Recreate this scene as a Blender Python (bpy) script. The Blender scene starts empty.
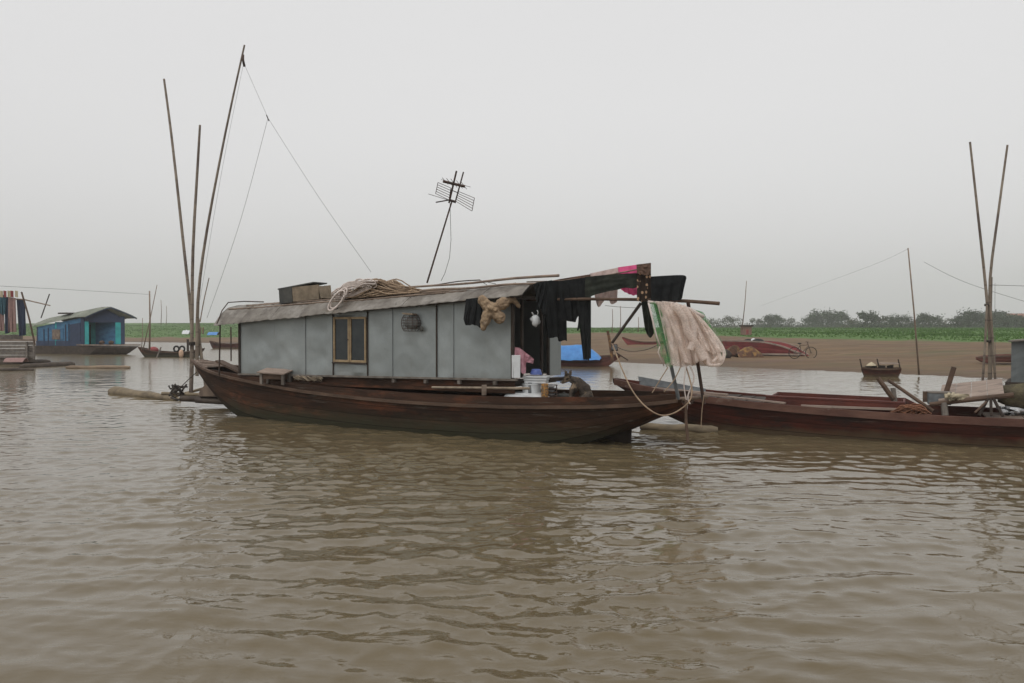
import bpy, bmesh, math, random
import numpy as np
from mathutils import Vector, Matrix
from mathutils.noise import noise as pnoise, fractal
R = math.radians
random.seed(7); rng = np.random.default_rng(7)
S = bpy.context.scene
C = S.collection

# ------------------------------------------------------------------ camera
CAMZ, HOR, F = 2.2, 328.0, 820.0
pitch = math.atan((341.5 - HOR) / F)
cam_d = bpy.data.cameras.new('camera'); cam = bpy.data.objects.new('camera', cam_d); C.objects.link(cam)
cam_d.sensor_width = 36; cam_d.lens = F * 36 / 1024; cam_d.clip_end = 5000; cam_d.clip_start = 0.1
cam.location = (0, 0, CAMZ); cam.rotation_euler = (R(90) - pitch, 0, 0)
S.camera = cam
# ------------------------------------------------------------------ world: overcast sky
SUN_EL, SUN_AZ = R(58), R(205)
w = bpy.data.worlds.new('World'); S.world = w; w.use_nodes = True
nt = w.node_tree; nt.nodes.clear()
def N(t, tree, **k):
    n = tree.nodes.new(t)
    for a, b in k.items(): setattr(n, a, b)
    return n
out = N('ShaderNodeOutputWorld', nt)
sky = N('ShaderNodeTexSky', nt, sky_type='NISHITA', sun_disc=False, sun_elevation=SUN_EL, sun_rotation=SUN_AZ, dust_density=6.0)
bg1 = N('ShaderNodeBackground', nt); bg1.inputs[1].default_value = 0.05
hs = N('ShaderNodeHueSaturation', nt); hs.inputs['Saturation'].default_value = 0.12
nt.links.new(sky.outputs[0], hs.inputs['Color']); nt.links.new(hs.outputs[0], bg1.inputs[0])
tc = N('ShaderNodeTexCoord', nt); sp = N('ShaderNodeSeparateXYZ', nt)
nt.links.new(tc.outputs['Generated'], sp.inputs[0])
cr = N('ShaderNodeValToRGB', nt)
nt.links.new(sp.outputs['Z'], cr.inputs[0])
e = cr.color_ramp.elements
e[0].position = 0.0; e[0].color = (0.57, 0.565, 0.558, 1)
e[1].position = 1.0; e[1].color = (0.68, 0.68, 0.68, 1)
for p_, c_ in ((0.10, (0.605, 0.60, 0.595, 1)), (0.25, (0.655, 0.65, 0.646, 1)), (0.42, (0.685, 0.68, 0.677, 1))):
    x = e.new(p_); x.color = c_
nz = N('ShaderNodeTexNoise', nt); nz.inputs['Scale'].default_value = 1.1; nz.inputs['Detail'].default_value = 3
mp = N('ShaderNodeMapping', nt); mp.inputs['Scale'].default_value = (1, 1, 3)
nt.links.new(tc.outputs['Generated'], mp.inputs[0]); nt.links.new(mp.outputs[0], nz.inputs['Vector'])
mr = N('ShaderNodeMapRange', nt); mr.inputs[3].default_value = 0.95; mr.inputs[4].default_value = 1.05
nt.links.new(nz.outputs[0], mr.inputs[0])
vm = N('ShaderNodeVectorMath', nt, operation='SCALE'); nt.links.new(cr.outputs[0], vm.inputs[0]); nt.links.new(mr.outputs[0], vm.inputs['Scale'])
bg2 = N('ShaderNodeBackground', nt); nt.links.new(vm.outputs[0], bg2.inputs[0]); bg2.inputs[1].default_value = 0.92
ad = N('ShaderNodeAddShader', nt)
nt.links.new(bg1.outputs[0], ad.inputs[0]); nt.links.new(bg2.outputs[0], ad.inputs[1]); nt.links.new(ad.outputs[0], out.inputs[0])
sd = bpy.data.lights.new('sun', 'SUN'); sd.energy = 0.5; sd.angle = R(25); sd.color = (1, 0.97, 0.92)
sun = bpy.data.objects.new('sun', sd); C.objects.link(sun)
sdir = Vector((math.sin(SUN_AZ) * math.cos(SUN_EL), math.cos(SUN_AZ) * math.cos(SUN_EL), math.sin(SUN_EL)))
sun.rotation_euler = sdir.to_track_quat('Z', 'Y').to_euler(); sun.location = (0, -10, 40)
S.view_settings.view_transform = 'Standard'; S.view_settings.look = 'None'
S.view_settings.exposure = 0.0; S.view_settings.gamma = 1; S.view_settings.use_curve_mapping = False
S.cycles.max_bounces = 8; S.cycles.volume_bounces = 1; S.cycles.transparent_max_bounces = 16

# ------------------------------------------------------------------ pixel rays -> points at real depths
FW = Vector((0, math.cos(pitch), -math.sin(pitch))); UPV = Vector((0, math.sin(pitch), math.cos(pitch)))
def ray(px, py): return FW + Vector((1, 0, 0)) * ((px - 512) / F) + UPV * ((341.5 - py) / F)
def P(px, py, D):
    r = ray(px, py); return Vector((0, 0, CAMZ)) + r * (D / r.y)
def PZ(px, py, z):
    r = ray(px, py); return Vector((0, 0, CAMZ)) + r * ((z - CAMZ) / r.z)
def frame(ox, oy, alpha, oz=0.0):       # local u (right, nearer), v (away), z -> world
    a = R(alpha)
    return Matrix.Translation((ox, oy, oz)) @ Matrix.Rotation(-a, 4, 'Z')
def on_plane(M, v, px, py):             # ray meets plane v = const of a frame: local (u, z)
    Mi = M.inverted(); o = Mi @ Vector((0, 0, CAMZ)); d = Mi.to_3x3() @ ray(px, py)
    q = o + d * ((v - o.y) / d.y); return q.x, q.z

# ------------------------------------------------------------------ object helpers
INV = {}
def tag(o, label=None, cat=None, group=None, kind=None):
    if label: o['label'] = label
    if cat: o['category'] = cat
    if group: o['group'] = group
    if kind: o['kind'] = kind
    return o
def thing(name, label, cat, M=None, group=None):
    o = bpy.data.objects.new(name, None); C.objects.link(o); o.empty_display_size = 0.3
    M = M or Matrix.Identity(4)
    o.matrix_world = M; INV[o.name] = M.inverted()
    return tag(o, label, cat, group)
def loc(v): return Matrix.Translation(v)
def root_inv(p):
    while p.parent: p = p.parent
    return INV.get(p.name, p.matrix_world.inverted())
class MB:
    def __init__(s, M=None): s.bm = bmesh.new(); s.M = M
    def _t(s, p):
        p = Vector(p); return s.M @ p if s.M is not None else p
    def box(s, c, sz, rz=0.0, ry=0.0, rx=0.0, taper=1.0, jit=0.0):
        c = Vector(c); Rm = Matrix.Rotation(rz, 3, 'Z') @ Matrix.Rotation(ry, 3, 'Y') @ Matrix.Rotation(rx, 3, 'X')
        vs = []
        for i in (-1, 1):
            for j in (-1, 1):
                for k in (-1, 1):
                    f = taper if k > 0 else 1
                    q = Vector((i * sz[0] / 2 * f, j * sz[1] / 2 * f, k * sz[2] / 2))
                    if jit: q += Vector([random.uniform(-jit, jit) for _ in range(3)])
                    vs.append(s.bm.verts.new(s._t(c + Rm @ q)))
        for f in ((0,1,3,2),(4,6,7,5),(0,4,5,1),(2,3,7,6),(0,2,6,4),(1,5,7,3)): s.bm.faces.new([vs[i] for i in f])
        return s
    def bar(s, p0, p1, w, h, up=(0,0,1)):
        p0, p1 = Vector(p0), Vector(p1); d = (p1 - p0).normalized(); up = Vector(up)
        if abs(d.dot(up)) > 0.98: up = Vector((0, 1, 0))
        sd_ = d.cross(up).normalized(); u = sd_.cross(d)
        vs = [s.bm.verts.new(s._t(p + sd_ * (i * w / 2) + u * (j * h / 2))) for p in (p0, p1) for i, j in ((-1,-1),(1,-1),(1,1),(-1,1))]
        for f in ((3,2,1,0),(4,5,6,7),(0,1,5,4),(1,2,6,5),(2,3,7,6),(3,0,4,7)): s.bm.faces.new([vs[i] for i in f])
        return s
    def tube(s, pts, r, n=8, cap=True):
        pts = [Vector(p) for p in pts]; m = len(pts)
        rs = r if isinstance(r, (list, tuple)) else [r] * m
        if len(rs) == 2 and m > 2: rs = [rs[0] + (rs[1] - rs[0]) * i / (m - 1) for i in range(m)]
        prev = None; rings = []
        for i, p in enumerate(pts):
            d = (pts[min(i + 1, m - 1)] - pts[max(i - 1, 0)])
            d = d.normalized() if d.length > 1e-9 else Vector((0, 0, 1))
            if prev is None:
                a = d.cross(Vector((0, 0, 1)) if abs(d.z) < 0.9 else Vector((1, 0, 0))).normalized()
            else:
                a = (prev - d * prev.dot(d)); a = a.normalized() if a.length > 1e-6 else d.orthogonal().normalized()
            prev = a; b = d.cross(a)
            rings.append([s.bm.verts.new(s._t(p + (a * math.cos(t) + b * math.sin(t)) * rs[i])) for t in [2 * math.pi * k / n for k in range(n)]])
        for i in range(m - 1):
            for k in range(n):
                s.bm.faces.new((rings[i][k], rings[i][(k+1) % n], rings[i+1][(k+1) % n], rings[i+1][k]))
        if cap:
            s.bm.faces.new(rings[0][::-1]); s.bm.faces.new(rings[-1])
        return s
    def grid(s, rows, close=False):
        vs = [[s.bm.verts.new(s._t(p)) for p in r] for r in rows]
        for i in range(len(vs) - 1):
            n = len(vs[i])
            for j in range(n if close else n - 1):
                s.bm.faces.new((vs[i][j], vs[i][(j+1) % n], vs[i+1][(j+1) % n], vs[i+1][j]))
        return vs
    def slab(s, rows, t):           # thick sheet: rows of points, thickness vector or scalar along z
        t = Vector(t) if not isinstance(t, (int, float)) else Vector((0, 0, t))
        A = s.grid(rows); B = s.grid([[Vector(p) + t for p in r] for r in rows])
        m, n = len(A), len(A[0])
        for j in range(n - 1):
            s.bm.faces.new((A[0][j], B[0][j], B[0][j+1], A[0][j+1])); s.bm.faces.new((A[m-1][j], A[m-1][j+1], B[m-1][j+1], B[m-1][j]))
        for i in range(m - 1):
            s.bm.faces.new((A[i][0], A[i+1][0], B[i+1][0], B[i][0])); s.bm.faces.new((A[i][n-1], B[i][n-1], B[i+1][n-1], A[i+1][n-1]))
        return s
    def lathe(s, c, prof, n=20, M=None):
        c = Vector(c); rows = []
        for r, z in prof:
            rows.append([c + ((M @ Vector((r * math.cos(t), r * math.sin(t), z))) if M else Vector((r * math.cos(t), r * math.sin(t), z))) for t in [2*math.pi*k/n for k in range(n)]])
        v = s.grid(rows, close=True)
        if prof[0][0] > 1e-4: s.bm.faces.new(v[0][::-1])
        if prof[-1][0] > 1e-4: s.bm.faces.new(v[-1])
        return s
    def ball(s, c, r, sc=(1,1,1), n=10, Mr=None):
        c = Vector(c)
        prof = []
        rows = []
        for i in range(n + 1):
            a = -math.pi/2 + math.pi * i / n
            row = []
            for k in range(n * 2):
                t = math.pi * k / n
                q = Vector((math.cos(a)*math.cos(t)*sc[0], math.cos(a)*math.sin(t)*sc[1], math.sin(a)*sc[2])) * r
                if Mr: q = Mr @ q
                row.append(c + q)
            rows.append(row)
        s.grid(rows, close=True); return s
    def build(s, name, mat, parent=None, smooth=False, label=None, cat=None, group=None, kind=None, bevel=0, weld=0.0):
        bm = s.bm
        if weld: bmesh.ops.remove_doubles(bm, verts=bm.verts, dist=weld)
        bmesh.ops.recalc_face_normals(bm, faces=bm.faces)
        if parent is not None:
            bmesh.ops.transform(bm, matrix=root_inv(parent), verts=bm.verts)
            base = None
        else:
            xs = [v.co for v in bm.verts]
            base = Vector(((min(v.x for v in xs)+max(v.x for v in xs))/2, (min(v.y for v in xs)+max(v.y for v in xs))/2, min(v.z for v in xs)))
            bmesh.ops.translate(bm, verts=bm.verts, vec=-base)
        me = bpy.data.meshes.new(name); bm.to_mesh(me); bm.free()
        if smooth:
            for p in me.polygons: p.use_smooth = True
            if smooth == 'auto':
                me.set_sharp_from_angle(angle=R(40))
        me.materials.append(mat)
        o = bpy.data.objects.new(name, me); C.objects.link(o)
        if parent is not None: o.parent = parent
        else: o.location = base; INV[o.name] = Matrix.Translation(-base)
        if bevel:
            b = o.modifiers.new('bevel', 'BEVEL'); b.width = bevel; b.segments = 2; b.limit_method = 'ANGLE'
        return tag(o, label, cat, group, kind)
def blob(name, segs, mat, parent=None, vox=0.012, lump=0.045, **k):
    """one continuous body out of capsules p0-p1 with radii r0-r1, fused by voxel remesh"""
    m = MB()
    for p0, p1, r0, r1 in segs:
        p0, p1 = Vector(p0), Vector(p1); n = 6
        L_ = (p1 - p0).length
        m.ball(p0, r0, n=6); m.ball(p1, r1, n=6)
        if L_ > 1e-4: m.tube([p0.lerp(p1, i/n) for i in range(n+1)], (r0, r1), n=10)
    o = m.build(name, mat, parent, smooth=True, **k)
    rm = o.modifiers.new('fuse', 'REMESH'); rm.mode = 'VOXEL'; rm.voxel_size = vox; rm.use_smooth_shade = True
    sm = o.modifiers.new('soften', 'SMOOTH'); sm.iterations = 6; sm.factor = 0.6
    tx = bpy.data.textures.new(name + '_lumps', 'CLOUDS'); tx.noise_scale = 0.07; tx.noise_depth = 3
    dm = o.modifiers.new('lumps', 'DISPLACE'); dm.texture = tx; dm.strength = lump; dm.mid_level = 0.5; dm.texture_coords = 'LOCAL'
    return o

# ------------------------------------------------------------------ materials
def mat(name, c1, c2=None, scale=3.0, stretch=(1,1,1), rough=0.75, bump=0.0, bscale=None, spots=None, metal=0.0, spec=0.3, contrast=(0.35, 0.65), zband=None, alpha=1.0, trans=0.0, bdist=0.02):
    m = bpy.data.materials.new(name); m.use_nodes = True; t = m.node_tree; t.nodes.clear()
    o = N('ShaderNodeOutputMaterial', t); b = N('ShaderNodeBsdfPrincipled', t); t.links.new(b.outputs[0], o.inputs[0])
    b.inputs['Roughness'].default_value = rough; b.inputs['Metallic'].default_value = metal
    b.inputs['Specular IOR Level'].default_value = spec; b.inputs['Alpha'].default_value = alpha
    c2 = c2 or tuple(x * 0.72 for x in c1)
    tcn = N('ShaderNodeTexCoord', t); mpn = N('ShaderNodeMapping', t); mpn.inputs['Scale'].default_value = stretch
    t.links.new(tcn.outputs['Object'], mpn.inputs[0])
    n1 = N('ShaderNodeTexNoise', t); n1.inputs['Scale'].default_value = scale; n1.inputs['Detail'].default_value = 7; n1.inputs['Roughness'].default_value = 0.62
    t.links.new(mpn.outputs[0], n1.inputs['Vector'])
    r1 = N('ShaderNodeMapRange', t); r1.inputs[1].default_value = contrast[0]; r1.inputs[2].default_value = contrast[1]
    t.links.new(n1.outputs[0], r1.inputs[0])
    mx = N('ShaderNodeMix', t, data_type='RGBA'); t.links.new(r1.outputs[0], mx.inputs[0])
    mx.inputs[6].default_value = (*c1, 1); mx.inputs[7].default_value = (*c2, 1)
    col = mx.outputs[2]
    def layer(col, color, sc, lo, hi, st=(1,1,1)):
        mq = N('ShaderNodeMapping', t); mq.inputs['Scale'].default_value = st; mq.inputs['Location'].default_value = (3.1, 7.7, 1.3)
        t.links.new(tcn.outputs['Object'], mq.inputs[0])
        n = N('ShaderNodeTexNoise', t); n.inputs['Scale'].default_value = sc; n.inputs['Detail'].default_value = 6; n.inputs['Roughness'].default_value = 0.7
        t.links.new(mq.outputs[0], n.inputs['Vector'])
        r = N('ShaderNodeMapRange', t); r.inputs[1].default_value = lo; r.inputs[2].default_value = hi; t.links.new(n.outputs[0], r.inputs[0])
        x = N('ShaderNodeMix', t, data_type='RGBA'); t.links.new(r.outputs[0], x.inputs[0]); t.links.new(col, x.inputs[6]); x.inputs[7].default_value = (*color, 1)
        return x.outputs[2]
    for s_ in (spots or []): col = layer(col, *s_)
    if zband:           # dirt / algae line at a height of the thing itself: (color, z0, z1, noise amount)
        colr, z0, z1, am = zband
        sx = N('ShaderNodeSeparateXYZ', t); t.links.new(tcn.outputs['Object'], sx.inputs[0])
        n = N('ShaderNodeTexNoise', t); n.inputs['Scale'].default_value = 2.2; n.inputs['Detail'].default_value = 5
        t.links.new(tcn.outputs['Object'], n.inputs['Vector'])
        ma = N('ShaderNodeMath', t, operation='MULTIPLY_ADD'); t.links.new(n.outputs[0], ma.inputs[0]); ma.inputs[1].default_value = am; t.links.new(sx.outputs[2], ma.inputs[2])
        r = N('ShaderNodeMapRange', t); r.inputs[1].default_value = z0; r.inputs[2].default_value = z1; r.inputs[3].default_value = 1; r.inputs[4].default_value = 0
        t.links.new(ma.outputs[0], r.inputs[0])
        x = N('ShaderNodeMix', t, data_type='RGBA'); t.links.new(r.outputs[0], x.inputs[0]); t.links.new(col, x.inputs[6]); x.inputs[7].default_value = (*colr, 1)
        col = x.outputs[2]
    t.links.new(col, b.inputs['Base Color'])
    if trans: b.inputs['Transmission Weight'].default_value = trans
    if bump:
        n2 = N('ShaderNodeTexNoise', t); n2.inputs['Scale'].default_value = bscale or scale * 3; n2.inputs['Detail'].default_value = 5
        t.links.new(mpn.outputs[0], n2.inputs['Vector'])
        bp = N('ShaderNodeBump', t); bp.inputs['Strength'].default_value = bump; bp.inputs['Distance'].default_value = bdist
        t.links.new(n2.outputs[0], bp.inputs['Height']); t.links.new(bp.outputs[0], b.inputs['Normal'])
    m['bsdf'] = b.name
    return m
M_ = {}
M_['hull'] = mat('hull_wood', (0.060, 0.030, 0.018), (0.025, 0.015, 0.010), 2.0, (0.35, 1, 2.2), rough=0.72, spec=0.15, bump=0.6, bscale=9,
    spots=[((0.135, 0.050, 0.025), 1.3, 0.52, 0.68, (0.4, 1, 1.6)), ((0.02, 0.014, 0.011), 3.0, 0.60, 0.68, (0.15, 1, 5)), ((0.10, 0.085, 0.07), 5.0, 0.60, 0.72, (0.2, 1, 3))], zband=((0.044, 0.042, 0.026), 0.28, 0.62, 0.35))
M_['hull_red'] = mat('hull_red_paint', (0.088, 0.023, 0.015), (0.040, 0.016, 0.011), 2.4, (0.35, 1, 2.2), rough=0.72, spec=0.15, bump=0.6, bscale=9,
    spots=[((0.03, 0.018, 0.015), 1.8, 0.5, 0.64, (0.4, 1, 1.6)), ((0.12, 0.075, 0.06), 6.0, 0.60, 0.72, (0.2, 1, 3))], zband=((0.095, 0.068, 0.042), 0.20, 0.36, 0.3))
M_['hull_mid'] = mat('red_brown_paint', (0.17, 0.066, 0.052), (0.11, 0.045, 0.036), 2.4, (0.4, 1, 2), rough=0.6)
M_['rail'] = mat('rail_wood', (0.115, 0.072, 0.048), (0.055, 0.034, 0.023), 4, (0.4, 1, 1), rough=0.75, bump=0.6)
M_['rail_red'] = mat('rail_red_wood', (0.135, 0.070, 0.050), (0.080, 0.036, 0.026), 4, (0.4, 1, 1), rough=0.75, bump=0.6, spots=[((0.20, 0.16, 0.13), 5, 0.60, 0.7, (0.3, 1, 1))])
M_['red_plank'] = mat('red_painted_plank', (0.115, 0.030, 0.020), (0.065, 0.020, 0.015), 5, (0.4, 1, 1), rough=0.7, bump=0.4, spots=[((0.08, 0.05, 0.04), 4, 0.58, 0.7, (0.4,1,1))])
M_['deck'] = mat('deck_wood', (0.25, 0.195, 0.155), (0.10, 0.075, 0.058), 3, (0.5, 3, 1), rough=0.85, bump=0.5)
M_['dark_wood'] = mat('dark_wood', (0.055, 0.042, 0.033), (0.028, 0.02, 0.016), 4, rough=0.85, bump=0.4)
M_['grey_wood'] = mat('grey_wood', (0.20, 0.175, 0.15), (0.10, 0.085, 0.072), 4, (1, 1, 1), rough=0.9, bump=0.5)
M_['pink_wood'] = mat('pink_plank', (0.32, 0.25, 0.205), (0.21, 0.16, 0.13), 4, (0.4, 2, 1), rough=0.85, bump=0.4, spots=[((0.12, 0.09, 0.08), 3, 0.56, 0.7)])
M_['wall'] = mat('galvanised_sheet', (0.29, 0.315, 0.310), (0.245, 0.268, 0.264), 1.2, (1, 1, 0.6), rough=0.44, metal=0.45, bump=0.5, bscale=1.9, bdist=0.05, spec=0.45,
    spots=[((0.35, 0.375, 0.37), 0.7, 0.5, 0.8), ((0.17, 0.145, 0.12), 2.4, 0.64, 0.84, (2.5, 1, 0.3)), ((0.15, 0.15, 0.145), 9, 0.66, 0.74), ((0.09, 0.085, 0.08), 0.9, 0.63, 0.85, (1, 1, 0.25))], zband=((0.15, 0.14, 0.12), 1.15, 1.62, 0.7))
M_['wall_dark'] = mat('dark_interior_board', (0.05, 0.045, 0.04), (0.03, 0.027, 0.024), 3, rough=0.9)
M_['roof'] = mat('weathered_roof_sheet', (0.225, 0.205, 0.178), (0.12, 0.106, 0.092), 2.6, (1, 1, 1), rough=0.85, bump=0.6, bscale=7,
    spots=[((0.28, 0.26, 0.235), 1.7, 0.48, 0.66), ((0.06, 0.05, 0.042), 4.5, 0.60, 0.72), ((0.10, 0.075, 0.05), 1.3, 0.58, 0.75)])
M_['ochre'] = mat('ochre_paint', (0.36, 0.27, 0.155), (0.24, 0.17, 0.10), 8, rough=0.6, bump=0.2)
M_['glass'] = mat('dark_window_glass', (0.030, 0.036, 0.036), (0.018, 0.022, 0.024), 3, rough=0.18, spec=0.4)
M_['bamboo'] = mat('bamboo', (0.255, 0.19, 0.14), (0.145, 0.105, 0.08), 6, (1, 1, 0.3), rough=0.6, bump=0.2)
M_['bamboo_pale'] = mat('bamboo_pale', (0.33, 0.27, 0.20), (0.19, 0.15, 0.11), 6, (1, 1, 0.5), rough=0.65, bump=0.2)
M_['log'] = mat('weathered_log', (0.27, 0.205, 0.14), (0.14, 0.10, 0.07), 3, (0.5, 2, 2), rough=0.85, bump=0.6, spots=[((0.07, 0.055, 0.04), 4, 0.58, 0.68)])
M_['log_wet'] = mat('damp_log', (0.24, 0.19, 0.125), (0.12, 0.095, 0.065), 3, (0.5, 2, 2), rough=0.85, bump=0.6)
M_['log_dark'] = mat('wet_log', (0.085, 0.065, 0.048), (0.04, 0.03, 0.024), 3, (1, 1, 1), rough=0.7, bump=0.6)
M_['metal'] = mat('dark_metal', (0.05, 0.045, 0.042), (0.09, 0.05, 0.035), 12, rough=0.6, metal=0.5)
M_['greypipe'] = mat('grey_pipe', (0.17, 0.185, 0.19), (0.10, 0.105, 0.11), 6, rough=0.55, metal=0.2)
M_['rope_tan'] = mat('tan_rope', (0.37, 0.27, 0.18), (0.20, 0.14, 0.095), 9, rough=0.9, bump=0.5, bscale=60)
M_['rope_white'] = mat('white_rope', (0.66, 0.58, 0.53), (0.48, 0.41, 0.37), 9, rough=0.9, bump=0.4, bscale=60)
M_['rope_dark'] = mat('dark_cord', (0.07, 0.06, 0.052), (0.045, 0.038, 0.033), 9, rough=0.9)
M_['line'] = mat('nylon_line', (0.16, 0.155, 0.15), (0.12, 0.12, 0.115), 9, rough=0.6)
M_['black'] = mat('black_cloth', (0.011, 0.012, 0.013), (0.020, 0.022, 0.022), 5, rough=0.95, bump=0.3, bscale=12, spec=0.1)
M_['olive'] = mat('dark_olive_cloth', (0.018, 0.020, 0.017), (0.034, 0.038, 0.03), 5, (1, 1, 1), rough=0.95, bump=0.3, bscale=12, spec=0.1)
M_['pink'] = mat('bright_pink_cloth', (0.80, 0.13, 0.30), (0.66, 0.10, 0.24), 6, rough=0.9, bump=0.2)
M_['palepink'] = mat('pale_pink_cloth', (0.52, 0.28, 0.32), (0.42, 0.21, 0.25), 8, rough=0.95, bump=0.4)
M_['beige'] = mat('beige_cloth', (0.58, 0.45, 0.41), (0.44, 0.34, 0.31), 6, rough=0.95, bump=0.3)
M_['brown_cloth'] = mat('brown_cloth', (0.15, 0.09, 0.065), (0.08, 0.05, 0.036), 6, rough=0.95)
M_['dullpink'] = mat('dull_pink_cloth', (0.30, 0.19, 0.17), (0.22, 0.14, 0.13), 8, rough=0.95)
M_['teal_cloth'] = mat('teal_cloth', (0.06, 0.15, 0.18), (0.03, 0.07, 0.10), 22, rough=0.95, contrast=(0.45, 0.55))
M_['tan_plush'] = mat('tan_plush', (0.36, 0.26, 0.165), (0.20, 0.14, 0.09), 10, rough=1, bump=0.8, bscale=60, spots=[((0.2, 0.16, 0.12), 9, 0.56, 0.7)])
M_['white_plastic'] = mat('white_plastic', (0.62, 0.64, 0.65), (0.50, 0.51, 0.51), 4, rough=0.4, spec=0.5)
M_['blue_plastic'] = mat('blue_plastic', (0.10, 0.15, 0.42), (0.08, 0.12, 0.34), 4, rough=0.4, spec=0.5)
M_['tarp'] = mat('blue_tarp', (0.075, 0.25, 0.56), (0.05, 0.18, 0.45), 3, rough=0.5, bump=0.8, bscale=5)
M_['sack'] = mat('crate_board', (0.26, 0.205, 0.145), (0.15, 0.12, 0.085), 5, rough=0.95, bump=0.5, bscale=30)
M_['box_dark'] = mat('dark_crate', (0.045, 0.046, 0.044), (0.08, 0.078, 0.068), 5, rough=0.8, bump=0.4)
M_['orange'] = mat('orange_tin', (0.40, 0.19, 0.04), (0.10, 0.08, 0.06), 30, rough=0.5, contrast=(0.45, 0.55))
M_['skyblue'] = mat('blue_painted_wood', (0.06, 0.18, 0.30), (0.035, 0.10, 0.19), 2, (1, 1, 2), rough=0.7, bump=0.3)
M_['navy'] = mat('navy_painted_wood', (0.035, 0.055, 0.105), (0.025, 0.036, 0.065), 2, rough=0.7)
M_['turq'] = mat('turquoise_paint', (0.04, 0.36, 0.36), (0.03, 0.25, 0.26), 2, rough=0.6)
M_['roof_green'] = mat('greenish_roof_sheet', (0.25, 0.265, 0.215), (0.15, 0.16, 0.13), 1.5, rough=0.85, spots=[((0.08, 0.075, 0.06), 2, 0.56, 0.7)])
M_['rust'] = mat('rusty_steel', (0.13, 0.062, 0.035), (0.06, 0.034, 0.025), 3, rough=0.85, bump=0.5, spots=[((0.26, 0.15, 0.05), 2.5, 0.5, 0.62)])
M_['red_paint'] = mat('faded_red_paint', (0.26, 0.055, 0.055), (0.18, 0.042, 0.042), 2.0, rough=0.7)
M_['brick'] = mat('brick_wall', (0.25, 0.15, 0.11), (0.17, 0.11, 0.085), 4, rough=0.9)
M_['tile'] = mat('red_roof_tile', (0.30, 0.11, 0.07), (0.22, 0.085, 0.06), 1, rough=0.9)
M_['fur'] = mat('brown_fur', (0.095, 0.075, 0.058), (0.028, 0.025, 0.023), 7, rough=1, bump=1.0, bscale=45, spots=[((0.25, 0.185, 0.125), 5, 0.54, 0.64)])
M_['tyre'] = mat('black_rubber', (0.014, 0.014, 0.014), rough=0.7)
M_['fish'] = mat('grey_netting', (0.16, 0.165, 0.155), (0.09, 0.09, 0.085), 10, rough=0.9)
M_['hat'] = mat('pale_straw', (0.5, 0.43, 0.3), rough=0.9)
M_['leaf_far'] = mat('tree_leaves', (0.045, 0.065, 0.030), (0.028, 0.040, 0.020), 0.5, rough=0.8)
M_['leaf_far2'] = mat('tree_leaves_pale', (0.085, 0.085, 0.050), (0.05, 0.055, 0.033), 0.5, rough=0.8)
M_['bark'] = mat('tree_bark', (0.08, 0.065, 0.05), rough=0.9)
M_['crop'] = mat('crop_leaves', (0.068, 0.145, 0.024), (0.052, 0.112, 0.02), 0.15, rough=0.8)

def planky(m_, n_=4.6):       # planks with open seams running along the hull, each plank its own tone
    t = m_.node_tree; b = t.nodes[m_['bsdf']]; at_ = N('ShaderNodeAttribute', t, attribute_name='girth')
    mu = N('ShaderNodeMath', t, operation='MULTIPLY_ADD'); mu.inputs[1].default_value = n_; mu.inputs[2].default_value = 0.35; t.links.new(at_.outputs['Fac'], mu.inputs[0])
    fl = N('ShaderNodeMath', t, operation='FLOOR'); t.links.new(mu.outputs[0], fl.inputs[0])
    wn = N('ShaderNodeTexWhiteNoise', t, noise_dimensions='1D'); t.links.new(fl.outputs[0], wn.inputs['W'])
    mr_ = N('ShaderNodeMapRange', t); mr_.inputs[3].default_value = 0.72; mr_.inputs[4].default_value = 1.3; t.links.new(wn.outputs['Value'], mr_.inputs[0])
    fr = N('ShaderNodeMath', t, operation='FRACT'); t.links.new(mu.outputs[0], fr.inputs[0])
    rg = N('ShaderNodeMapRange', t); rg.inputs[1].default_value = 0.02; rg.inputs[2].default_value = 0.10; rg.inputs[3].default_value = 0.25; rg.inputs[4].default_value = 1.0; t.links.new(fr.outputs[0], rg.inputs[0])
    ml = N('ShaderNodeMath', t, operation='MULTIPLY'); t.links.new(mr_.outputs[0], ml.inputs[0]); t.links.new(rg.outputs[0], ml.inputs[1])
    src = b.inputs['Base Color'].links[0].from_socket; sc_ = N('ShaderNodeVectorMath', t, operation='SCALE'); t.links.new(src, sc_.inputs[0]); t.links.new(ml.outputs[0], sc_.inputs['Scale']); t.links.new(sc_.outputs[0], b.inputs['Base Color'])
planky(M_['hull']); planky(M_['hull_red'], 4.2); planky(M_['red_paint'], 3.5); planky(M_['hull_mid'], 3.5)
# floral cloth: dark brown ground with pale spots
def floral():
    m = mat('floral_cloth', (0.035, 0.022, 0.016), (0.022, 0.015, 0.011), 8, rough=0.95)
    t = m.node_tree; b = t.nodes[m['bsdf']]
    v = N('ShaderNodeTexVoronoi', t); v.inputs['Scale'].default_value = 13
    tcn = N('ShaderNodeTexCoord', t); t.links.new(tcn.outputs['Object'], v.inputs['Vector'])
    r = N('ShaderNodeMapRange', t); r.inputs[1].default_value = 0.30; r.inputs[2].default_value = 0.36; r.inputs[3].default_value = 1; r.inputs[4].default_value = 0
    t.links.new(v.outputs['Distance'], r.inputs[0])
    x = N('ShaderNodeMix', t, data_type='RGBA'); src = b.inputs['Base Color'].links[0].from_socket
    t.links.new(r.outputs[0], x.inputs[0]); t.links.new(src, x.inputs[6]); x.inputs[7].default_value = (0.42, 0.27, 0.17, 1)
    t.links.new(x.outputs[2], b.inputs['Base Color']); return m
M_['floral'] = floral()
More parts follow.
